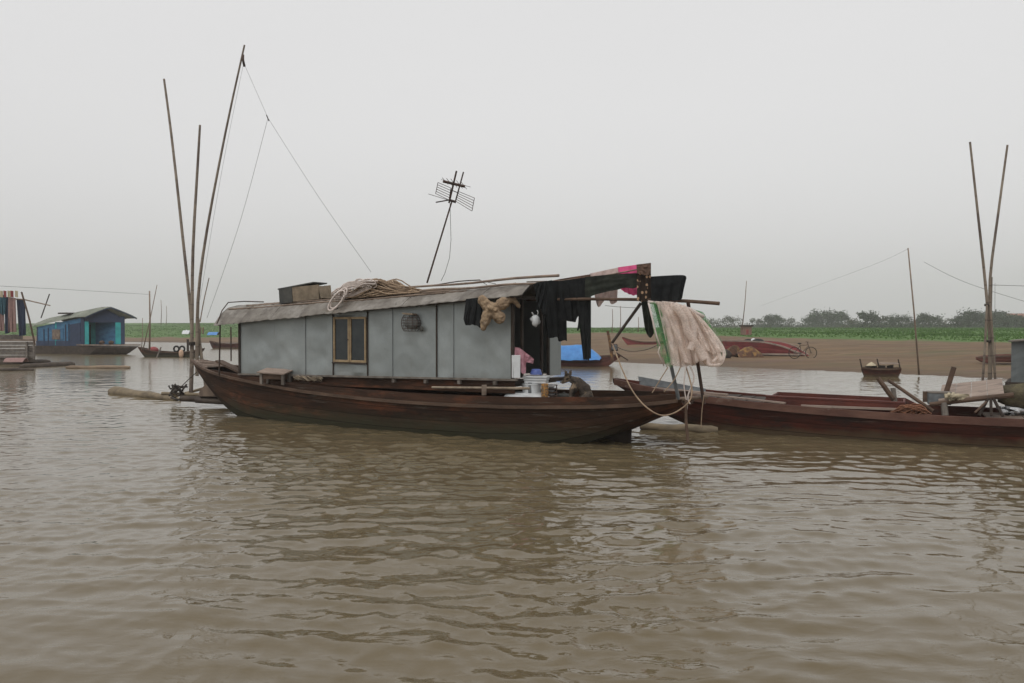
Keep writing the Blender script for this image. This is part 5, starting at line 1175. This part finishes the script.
# blue tarp boat
a = PZ(520, 366.5, 0.0)
t, M, tp = small_boat('boat', 'low red brown boat loaded with a blue tarpaulin', a.x-1.0, 48.5, 8, 6.9, 0.8, 0.55, 0.8, 0.66, 'hull_mid')
m = MB(); rows = []
ta = P(550, 358, 47.6); tb_ = P(601, 358, 46.6)
for i in range(25):
    s = i/24; c = ta.lerp(tb_, s); row = []
    hh = 0.72*min(1, s*6)*(1 if s < 0.66 else max(0.0, 1-((s-0.66)/0.34)**1.5)) + 0.04*pnoise(Vector((s*7, 1, 1)))
    for j in range(13):
        q = j/12*2-1; row.append(c + Vector((0.15*q, 0.75*q, max(0, hh)*(1-abs(q)**2.2) - 0.10*abs(q) + 0.05*pnoise(Vector((s*6, q*3, 0))))))
    rows.append(row)
m.slab(rows, 0.02); m.build('tarpaulin', M_['tarp'], smooth='auto', label='bright blue tarpaulin covering the load of the far boat', cat='tarpaulin')
eM = loc(P(612, 362, 46.0))
eg = thing('outboard_engine', 'dark long tail engine with upright handle at the end of the tarpaulin boat', 'engine', eM)
MB(eM).box((0.12, 0, 0.82), (0.42, 0.34, 0.40), taper=0.8).build('engine_block', M_['metal'], eg, bevel=0.03)
MB(eM).lathe((0.12, -0.2, 0.82), [(0.001, 0), (0.16, 0), (0.16, 0.05), (0.001, 0.05)], n=16, M=Matrix.Rotation(R(90), 3, 'X')).build('flywheel', M_['greypipe'], eg)
MB(eM).tube([(-0.25, 0, 1.75), (-0.12, 0, 1.1), (0.0, 0, 0.3), (0.02, 0, 0)], (0.07, 0.10), n=8).build('stand', M_['rust'], eg)
MB(eM).tube([(0.2, 0, 0.55), (0.9, 0, 0.1)], 0.04, n=6).build('shaft', M_['metal'], eg)
MB().tube(crv([(615, 346), (628, 351), (645, 350), (658, 345)], [46, 44, 42, 40]), 0.02, n=5).build('mooring_rope', M_['rope_dark'], smooth=True, label='slack rope running right from the engine of the tarpaulin boat', cat='rope')
# red boat drawn up far on the sand, left of the net
g = G(622, 345)
small_boat('boat', 'small faded red boat lying on the sand behind the net', g.x, g.y, 4, 4.4, 0.6, 0.30, 0.75, 0.4, 'red_paint', oz=g.z, kd=0.0)
# small boat with upright ends on the shore
g = PZ(863, 376.5, 0.0)
t, M, tp = small_boat('boat', 'small dark boat with raised corner posts at the water edge', g.x, g.y+0.2, 22, 1.65, 0.55, 0.38, 0.42, 0.42, 'hull_red', kd=-0.05, bow=0.1, st=0.1)
for (x, y) in ((0.02, -0.1), (0.75, 0.3), (1.6, -0.1)): MB(M).tube([(x, y, 0.4), (x-0.08, y, 0.80)], (0.035, 0.03), n=6).build('corner_post', M_['dark_wood'], t)
MB(M).box((1.15, 0, 0.60), (0.8, 0.75, 0.04)).build('deck_board', M_['pink_wood'], t)
m = MB(M)
for a_, b_, z_, d_ in ((0.55, 0.05, 0.42, 0.16), (0.85, -0.1, 0.40, 0.2), (1.2, 0.1, 0.44, 0.14), (0.3, 0.1, 0.40, 0.14)): m.box((a_, b_, z_), (d_*1.6, d_, d_), rz=a_*2, jit=0.03)
m.build('cargo_heap', M_['dark_wood'], t)
c = M @ Vector((0.42, -0.1, 0.5)); MB().lathe(c, [(0.22, 0), (0.14, 0.08), (0.001, 0.17)], n=16).build('conical_hat', M_['hat'], smooth='auto', label='pale conical hat lying in the small shore boat', cat='hat')
# beached red boat with bicycle and rusty barrels
g = G(722, 353.5); g2 = G(808, 356)
ang = -math.degrees(math.atan2(g2.y-g.y, g2.x-g.x)); Lb = (g2.xy-g.xy).length
M = Matrix.Translation(g) @ Matrix.Rotation(R(-ang), 4, 'Z')
t = thing('beached_boat', 'faded red boat beached on the sand with its long bow pointing right', 'boat', M)
bmm = [(0, 0.7), (Lb*0.4, 0.95), (Lb*0.7, 0.8), (Lb*0.9, 0.45), (Lb, 0.12)]
k_ = g.y/F
tp = [(0, 13*k_), (Lb*0.2, 13*k_), (Lb*0.6, 12*k_), (Lb*0.8, 8*k_), (Lb*0.92, 3.2*k_), (Lb, 0.5*k_)]
kl = [(0, 2.5*k_), (Lb*0.3, 2.0*k_), (Lb*0.85, 1.0*k_), (Lb, -0.6*k_)]
hull_mesh(M, bmm, tp, kl, 0, Lb, 40, thick=0.05).build('hull', M_['red_paint'], t, smooth='auto', weld=0.0005)
for sd_ in (-1, 1): strake(M, bmm, tp, 0.03, Lb-0.03, 0.01, 0.0, 0.08, 0.10, sd_, n=24).build('rub_rail', M_['pink_wood'], t)
MB(M).bar((Lb*0.2, -1.0, 0.15*k_+0.03), (Lb*0.97, -0.6, 0.1), 0.12, 0.10).build('ground_skid', M_['pink_wood'], t)
for f, r_ in ((0.36, 0.35), (0.47, 0.42)):
    MB(M).ball((Lb*f, -0.3, interp(tp, Lb*f)), r_, (1.1, 0.8, 0.5), n=8).build('net_roll', M_['tyre'], t, smooth=True)
MB(M).ball((Lb*0.415, -0.3, interp(tp, Lb*0.4)+0.05), 0.18, n=6).build('rag', M_['white_plastic'], t, smooth=True)
c = G(735, 357)
m = MB(); Mr = Matrix.Rotation(R(80), 3, 'X') @ Matrix.Rotation(0, 3, 'Y'); m.lathe(c + Vector((0, 0.5, 0.36)), [(0.34, -0.5), (0.36, -0.48), (0.34, -0.2), (0.36, 0), (0.34, 0.2), (0.36, 0.48), (0.34, 0.5)], n=20, M=Mr)
m.build('steel_drum', M_['rust'], smooth='auto', label='dark open steel drum lying on the sand left of the beached red boat', cat='drum')
c = G(747, 357.3)
m = MB(); rows = []
for i in range(13):
    s = i/12; rows.append([c + Vector((-0.7+1.7*s, 0.5*q, max(0, 0.72*math.sin(math.pi*(0.12+0.8*s))*(1-abs(q)**2)+0.08*pnoise(Vector((s*6, q*4, 2)))))) for q in np.linspace(-1, 1, 9)])
m.slab(rows, 0.02); m.build('rusty_cover', M_['rust'], smooth='auto', label='humped rusty yellow brown cover beside the steel drum', cat='cover')
c = G(725, 358); m = MB(); m.ball(c + Vector((0,0,0.2)), 0.45, (1, 0.7, 0.8), n=8); m.build('net_pile', M_['dark_wood'], smooth=True, label='dark pile right behind the hanging net on the sand', cat='pile')
# bicycle
c = G(803, 358.5); kb = c.y/F
bi = thing('bicycle', 'dark bicycle standing on the sand at the bow of the beached boat', 'bicycle', loc(c))
W = 0.36
def wheel(x):
    cc = c + Vector((x, 0.05*x, W)); m = MB(); m.tube([cc + Vector((W*math.cos(a), 0, W*math.sin(a))) for a in np.linspace(0, 6.283, 25)], 0.022, n=6, cap=False); o = m.build('wheel', M_['tyre'], bi)
    m = MB()
    for a in np.linspace(0, 6.283, 13)[:-1]: m.tube([cc, cc + Vector((W*math.cos(a), 0, W*math.sin(a)))], 0.004, n=4)
    m.ball(cc, 0.035, n=6); m.build('spokes', M_['metal'], o)
wheel(-0.55); wheel(0.52)
m = MB()
q_ = lambda x, z: c + Vector((x, 0.05*x, z))
for a, b in (((-0.55, W), (-0.10, 0.33)), ((-0.55, W), (-0.20, 0.80)), ((-0.10, 0.33), (-0.22, 0.92)), ((-0.10, 0.33), (0.33, 0.78)), ((-0.19, 0.82), (0.31, 0.86)), ((0.30, 0.95), (0.52, W))): m.tube([q_(*a), q_(*b)], 0.020, n=6)
m.build('frame', M_['metal'], bi)
m = MB(); m.ball(q_(-0.23, 0.95), 0.10, (1.4, 0.8, 0.4), n=6); m.build('saddle', M_['tyre'], bi)
m = MB(); m.tube([q_(0.30, 0.95), q_(0.28, 1.05)], 0.018, n=6); m.tube([q_(0.30, 1.05) + Vector((-0.05, -0.25, 0)), q_(0.28, 1.05), q_(0.30, 1.05) + Vector((-0.05, 0.25, 0))], 0.016, n=6); m.build('handlebar', M_['metal'], bi)
m = MB(); m.box(q_(-0.55, 0.80), (0.40, 0.16, 0.03)); m.build('carrier', M_['metal'], bi)
# red boat on the sand, right
g = G(976, 364)
small_boat('boat', 'red boat lying on the sand behind the right bamboo poles', g.x, g.y, 0, 5.0, 0.7, 0.50, 0.35, 0.6, 'hull_mid', oz=g.z, kd=0.12)
# thin upright poles
def thin(a, b, D, r_, label, group='thin poles standing far off', ma='bamboo'):
    return MB().tube([P(*a, D), P((a[0]+b[0])/2+0.5, (a[1]+b[1])/2, D), P(*b, D)], (r_, r_*0.7), n=6).build('thin_pole', M_[ma], smooth=True, label=label, cat='pole', group=group)
thin((919, 375), (908, 248), 37.5, 0.040, 'tall thin pole standing in the water edge left of the right bamboo poles', ma='bamboo')
thin((742, 330), (746.5, 281), 75, 0.045, 'thin pole rising beside the bank hut')
wire([(908, 249), (870, 266), (760, 306)], [37.5, 50, 90], 0.006, 'faint wire sloping down left from the tall thin pole')
wire([(0, 286), (75, 290), (150, 294.5)], [50, 60, 70], 0.012, 'faint wire crossing the sky above the blue houseboat')
gd = 'lift net poles far off behind the stern'
for x, y0, y1, lb in ((612, 333, 309, 'leftmost thin far pole under the washing'), (620, 333, 306, 'middle and tallest thin far pole under the washing'), (638, 332, 317, 'short rightmost thin far pole under the washing')): thin((x, y0), (x+0.4, y1), 90, 0.05, lb, gd)
wire([(605, 305.5), (620, 307), (640, 308)], [90, 90, 90], 0.03, 'faint line joining the far poles under the washing')
for x, y0, y1 in ((706, 318, 302), (712, 320, 300)): pass

# ===== left: small boats, poles
a = PZ(131, 357.5, 0)
t, M, tp = small_boat('boat', 'long low dark boat between the blue houseboat and the bamboo poles', a.x, a.y+1.2, 6, 5.2, 0.55, 0.40, 0.78, 0.68, 'hull', railm='rail')
c = M @ Vector((1.2, 0, 0.38)); m = MB(); m.ball(c + Vector((0,0,.15)), 0.34, (1.2, .8, .75), n=8); m.build('bundle', M_['red_paint'], smooth=True, label='red bundle in the bow of the long low dark boat', cat='bundle')
m = MB(); 
for dx in (0, 0.45): m.tube([M @ Vector((3.1+dx + 0.20*math.cos(q), -0.1, 0.62 + 0.20*math.sin(q))) for q in np.linspace(0, 6.283, 20)], 0.07, n=8, cap=False)
m.build('tyre_fender', M_['tyre'], smooth=True, label='black tyre rings standing in the long low dark boat', cat='tyres')
m = MB(); m.ball(M @ Vector((3.75, -0.62, 0.28)), 0.24, (0.75, 0.6, 1.35), n=8); m.build('buoy', mat('orange_white_float', (0.55, 0.38, 0.27), (0.42, 0.27, 0.18), 5, rough=0.6), smooth=True, label='pale orange float hanging on the side of the dark boat', cat='buoy')
MB().tube([M @ Vector((2.1, -0.5, 0.75)), M @ Vector((1.85, -0.75, -0.1))], 0.05, n=6).build('oar', M_['grey_wood'], label='short oar standing against the long low dark boat', cat='oar')
MB().tube([M @ Vector((3.85, 0.2, 0.2)), M @ Vector((3.85, 0.2, 1.35))], 0.09, n=8).build('mooring_post', M_['dark_wood'], label='thick brown post behind the long low dark boat', cat='post')
a = PZ(206, 349, 0)
t, M, tp = small_boat('boat', 'small reddish boat beyond the bamboo poles by the cabin', a.x, a.y+1.0, 4, 3.6, 0.5, 0.55, 0.85, 0.6, 'hull_red')
thin((149.5, 350), (149.5, 291), 58, 0.065, 'upright pole standing at the long low dark boat', 'poles near the left boats')
thin((143, 350), (157, 285), 60, 0.035, 'thin slanting pole crossing the upright pole', 'poles near the left boats')
thin((141.5, 350), (142.5, 318), 62, 0.03, 'short thin pole left of the upright pole', 'poles near the left boats')
thin((161, 325), (161, 300), 140, 0.06, 'faint far pole left of the tall bamboo poles', 'faint poles on the far left bank')
thin((166, 325), (166.5, 306), 140, 0.05, 'shorter faint far pole next to the first', 'faint poles on the far left bank')
for (x, y, wp, hp_, ma, lb) in ((187.5, 334, 7, 4.5, 'white_plastic', 'white sheet lying on the green far bank'), (214, 335, 10, 3.5, 'tarp', 'light blue sheet on the green far bank behind the poles')):
    c = G(x, y); k_ = c.y/F; rows = [[c + Vector(((-0.5+i/6)*wp*k_, q*1.2, hp_*k_*(1-abs(q)**2)*(0.8+0.3*pnoise(Vector((i, q, x)))))) for i in range(7)] for q in (-1, -.5, 0, .5, 1)]
    MB().slab(rows, 0.03).build('sheet', M_[ma], smooth='auto', label=lb, cat='sheet')
for x, lb in ((200.5, 'left one of the two reddish posts on the far green bank'), (203, 'right one of the two reddish posts on the far green bank')): 
    c = G(x, 334); k_ = c.y/F; MB().tube([c, c + Vector((0, 0, 5*k_)), c + Vector((0.1, 0, 7*k_))], [0.8*k_, 0.9*k_, 0.4*k_], n=8).build('fence_post', M_['rust'], label=lb, cat='post', group='reddish posts on the far bank')

# ===== blue houseboat, far left
BM = frame(-29.0, 66.0, 0)
a0 = P(150, 345, 0.001)
BA = 38.0
BO = PZ(82, 354.5, 0.0)      # near corner foot of the cabin's end face
BM = frame(BO.x, BO.y, -28)  # here u runs right and away: the open end faces right-front
# local axes: long axis runs to the left and away from the camera, end face runs right
bh = thing('houseboat', 'blue wooden houseboat with turquoise open end and curved greenish roof', 'houseboat', BM)
def bp_(x, z): return on_plane(BM, 0, x, z)
# end face: from corner to the right; side wall: to the left
k_ = BO.y/F
Mx = frame(BO.x, BO.y, 4)              # end face frame: u right along the picture, v away
wE = 39*k_; Ls = 62*k_
sdv = Vector((-0.93, 0.36, 0)).normalized()  # side wall direction
O3 = Vector((BO.x, BO.y, 0)); e1 = Vector((0.99, 0.10, 0)).normalized()
def bq_(s, r_, z): return O3 + sdv*s + e1*r_ + Vector((0, 0, z))
zf, ze = 9*k_, 38*k_
def quadwall(name, s0, s1, r0, r1, z0, z1, ma, parent=bh, t_=0.06):
    m = MB(); a, b = bq_(s0, r0, 0), bq_(s1, r1, 0); nrm = (b-a).cross(Vector((0, 0, 1))).normalized()*t_
    vs = [a+Vector((0,0,z0)), b+Vector((0,0,z0)), b+Vector((0,0,z1-0.15*max(0, s1) if z1 > ze-8*k_ else z1)), a+Vector((0,0,z1-0.15*max(0, s0) if z1 > ze-8*k_ else z1))]
    m.slab([[vs[0], vs[1]], [vs[3], vs[2]]], nrm); return m.build(name, M_[ma], parent)
def arc_(j): return (11.5*k_*(1-abs(j/12-0.48)/0.52)**0.85 - 2.0*k_)
quadwall('side_wall', 0.0, Ls, 0, 0, zf, ze-0.1, 'skyblue')
quadwall('plinth', 0.0, Ls, -0.08, -0.08, zf-0.1, zf+4.5*k_, 'navy')
quadwall('door', 0.6*k_*10/10, 0.6*k_+14*k_, -0.10, -0.10, zf+4.5*k_, ze-6*k_, 'navy')
w1 = quadwall('window', 24*k_, 42*k_, -0.10, -0.10, zf+6*k_, ze-12*k_, 'skyblue')
quadwall('shutter', 27*k_, 38*k_, -0.16, -0.16, zf+6*k_, ze-13*k_, 'deck', w1)
for s_ in (15.5, 20, 44, 50): quadwall('batten', s_*k_, (s_+1)*k_, -0.12, -0.12, zf, ze-5*k_, 'navy')
quadwall('far_side_wall', 0.0, Ls, wE, wE, zf, ze-0.1, 'skyblue')
quadwall('back_wall', Ls, Ls, 0, wE, zf, ze-0.1, 'navy')
quadwall('inner_wall', 3.0, 3.0, 0, wE, zf, ze, 'turq')
quadwall('end_door', -0.05, -0.05, 0.1, 6.5*k_, zf, ze-5*k_, 'turq')
quadwall('end_door', -0.05, -0.05, wE-7*k_, wE-0.1, zf, ze-6*k_, 'turq')
quadwall('corner_post', -0.12, -0.12, -0.15, 0.15, zf, ze, 'navy'); quadwall('corner_post', -0.12, -0.12, wE-0.2, wE+0.1, zf, ze, 'navy')
quadwall('inner_shade_sheet', 2.6, 2.6, 8*k_, wE-8*k_, zf, ze-8*k_, 'tyre')  # black sheet stands in for the shade inside the open end
gm = MB(); gm.slab([[bq_(-0.08, wE*j/12, ze-6*k_) for j in range(13)], [bq_(-0.08, wE*j/12, ze + arc_(j)-0.06) for j in range(13)]], (0, 0.06, 0)); gm.build('gable', M_['navy'], bh)
rows = []
for i in range(13):
    s_ = -1.0 + (Ls+1.4)*i/12; sl = -0.15*max(0, s_)
    rows.append([bq_(s_, -0.45+ (wE+0.9)*j/12, ze + sl + arc_(j) + 0.03*pnoise(Vector((i, j, 0)))) for j in range(13)])
MB().slab(rows, 0.05).build('roof', M_['roof_green'], bh, smooth='auto')
rows = [[bq_(-1.02, -0.4+(wE+0.8)*j/12, ze + arc_(j) - d_) for j in range(13)] for d_ in (0.0, 0.07)]
MB().slab(rows, (0, -0.04, 0)).build('roof_fascia', M_['navy'], bh)
# barge hull
m = MB(); secs = []
for s_, zb_ in ((-1.5, 0.55), (-0.9, 0.15), (-0.1, -0.2), (Ls+0.5, -0.2), (Ls+1.5, 0.5)):
    secs.append([bq_(s_, -0.25, zf-0.05), bq_(s_, wE+0.2, zf-0.05), bq_(s_, wE-0.1, min(zb_, zf-0.15)), bq_(s_, 0.1, min(zb_, zf-0.15))])
v = m.grid(secs, close=True); m.bm.faces.new(v[0][::-1]); m.bm.faces.new(v[-1])
m.build('hull', M_['log_dark'], bh)
MB().slab([[bq_(-1.7, -0.3, zf), bq_(-1.7, wE+0.2, zf)], [bq_(0.2, -0.3, zf), bq_(0.2, wE+0.2, zf)]], 0.10).build('fore_deck', M_['deck'], bh)
for s_, r_ in ((-0.5, 3.5), (-0.7, 5.2)): MB().ball(bq_(s_, r_*0.35, zf+0.25), 0.22, (1, 1, 0.8), n=6).build('pot', M_['rail'], bh)
c = bq_(2.6, 0.6, ze+arc_(4)-0.39+0.12); MB().box(c, (1.3, 0.5, 0.12), rz=R(-20)).build('roof_board', M_['dark_wood'], label='dark board lying on the roof of the blue houseboat', cat='board')
MB().tube([P(41, 318, 60), P(49.5, 294, 60)], 0.04, n=6).build('thin_pole', M_['rope_dark'], label='thin dark stick rising behind the blue houseboat roof', cat='pole')

# ===== raft dwelling with washing, left edge
LD = 50.0
LM = frame(*P(0, 350, LD).xy, 3)
kl_ = LD/F
lr = thing('raft_hut', 'low plank walled raft platform at the left edge', 'raft', loc(P(10, 366, LD)))
def lq(px, py, dy=0.0): return P(px, py, LD+dy)
m = MB()
for i, y in enumerate((343.5, 346.8, 350.1, 353.4, 356.6)): m.box((lq(5, y)), (60*kl_, 0.05, 2.9*kl_), jit=0.02)
m.build('plank_wall', M_['grey_wood'], lr)
m = MB(); m.slab([[lq(-25, 340.5), lq(34, 341)], [lq(-25, 340.5, 3), lq(34, 341, 3)]], 0.10); m.build('platform', M_['deck'], lr)
for x in (27, 34): MB().box(lq(x, 350.5, -0.15), (1.6*kl_, 0.12, 17*kl_)).build('corner_post', M_['grey_wood'], lr)
m = MB(); m.slab([[lq(-25, 357.5), lq(35, 358)], [lq(-25, 358, 3), lq(35, 358, 3)]], -0.25); m.build('base_logs', M_['log_dark'], lr)
m = MB(); m.box(lq(2, 337.2, 0.6), (34*kl_, 0.9, 5*kl_)); m.build('tub', M_['grey_wood'], lr, bevel=0.05)
pole([(35, 345), (29, 318), (21.5, 292)], LD-0.3, 0.055, 0.05, 'reddish slanting post holding the washing of the left raft', ma='rail', name='slanting_post')
MB().tube([P(-10, 297.5, LD), P(24, 299.5, LD), P(50, 305.5, LD-2)], (0.05, 0.035), n=6).build('clothes_pole', M_['bamboo'], label='clothes pole above the left raft with its tip over the blue roof', cat='pole')
gw = 'washing over the left raft'
cloth('towel', [(-2, 295), (6.5, 295)], [(-2, 312), (3, 315), (5.5, 313)], 'teal_cloth', LD-0.2, 'teal patterned cloth at the left edge', 'clothes', nf=3, fold=0.06, seed=30, group=gw)
cloth('towel', [(8, 297), (15.5, 298)], [(8, 332), (16.5, 332)], 'dullpink', LD-0.15, 'long dull pink towel over the left raft', 'clothes', nf=2, fold=0.05, seed=31, group=gw)
cloth('towel', [(-3, 312), (4, 312)], [(-3, 331), (4.5, 331)], 'dullpink', LD-0.05, 'dull pink cloth below the teal one', 'clothes', nf=2, fold=0.05, seed=32, group=gw)
cloth('trousers', [(4.5, 297), (8.5, 297)], [(5, 334), (9.5, 333)], 'navy', LD-0.1, 'dark cloth between the two pink cloths', 'clothes', nf=2, fold=0.05, seed=33, group=gw)
cloth('coat', [(16.5, 299), (25, 299.5)], [(19, 336), (26, 335)], 'navy', LD+0.1, 'long dark coat beside the slanting post', 'clothes', nf=2, fold=0.05, seed=34, group=gw)
for x, ma, lb in ((1.5, 'hat', 'pale small cloth above the teal one'), (5, 'red_paint', 'first small red cloth on the pole over the left raft'), (9, 'hat', 'pale small cloth between the red ones'), (12, 'red_paint', 'second small red cloth on the pole over the left raft'), (16.5, 'hat', 'pale yellow small cloth beside the second red one')):
    cloth('small_cloth', [(x-1.6, 290.5), (x+1.4, 291)], [(x-1.5, 297), (x+1.5, 297.5)], ma, LD-0.25, lb, 'clothes', nu=6, nv=5, nf=1, fold=0.03, seed=int(x*3), group=gw)
# floating logs before the raft
for (a, b, r0, r1, ma, lb) in (((-30, 364.5), (50, 362), 0.30, 0.18, 'log_dark', 'thick dark log floating along the left raft'), ((20, 367), (74, 364.5), 0.16, 0.20, 'log_dark', 'knobbly dark log beyond the end of the left raft'), ((66, 367.5), (130, 367.5), 0.10, 0.12, 'log', 'thin flat log floating below the blue houseboat'), ((-30, 370), (34, 369.5), 0.10, 0.08, 'log_dark', 'lowest thin log floating at the left edge')):
    log([a, b], None, r0, r1, ma, lb, group='logs floating by the left raft')
c = PZ(15, 362, 0.25)
m = MB(); rows = [[c + Vector((-0.5+i*0.16, q*0.3, 0.22*(1-q*q)*(1+0.4*pnoise(Vector((i, q, 5)))))) for i in range(8)] for q in (-1, -.5, 0, .5, 1)]
m.slab(rows, 0.02); m.build('cloth_heap', M_['dullpink'], smooth='auto', label='pale rags heaped on the logs by the left raft', cat='rags')

# ------------------------------------------------------------------ haze: the damp grey air over the river
hz = bpy.data.meshes.new('haze'); bm = bmesh.new(); bmesh.ops.create_cube(bm, size=1.0)
for v in bm.verts: v.co = Vector((v.co.x*1000, (v.co.y+0.5)*580 - 60, -5 + (v.co.z+0.5)*40))
bm.to_mesh(hz); bm.free()
ho = bpy.data.objects.new('haze', hz); C.objects.link(ho); tag(ho, 'thin grey haze over the river', 'haze', kind='stuff')
hm = bpy.data.materials.new('haze'); hm.use_nodes = True; t = hm.node_tree; t.nodes.clear()
o_ = N('ShaderNodeOutputMaterial', t); pv = N('ShaderNodeVolumePrincipled', t); pv.inputs['Color'].default_value = (0.99, 0.99, 0.99, 1); pv.inputs['Density'].default_value = 0.0007; pv.inputs['Anisotropy'].default_value = 0.4
t.links.new(pv.outputs[0], o_.inputs['Volume']); hz.materials.append(hm)
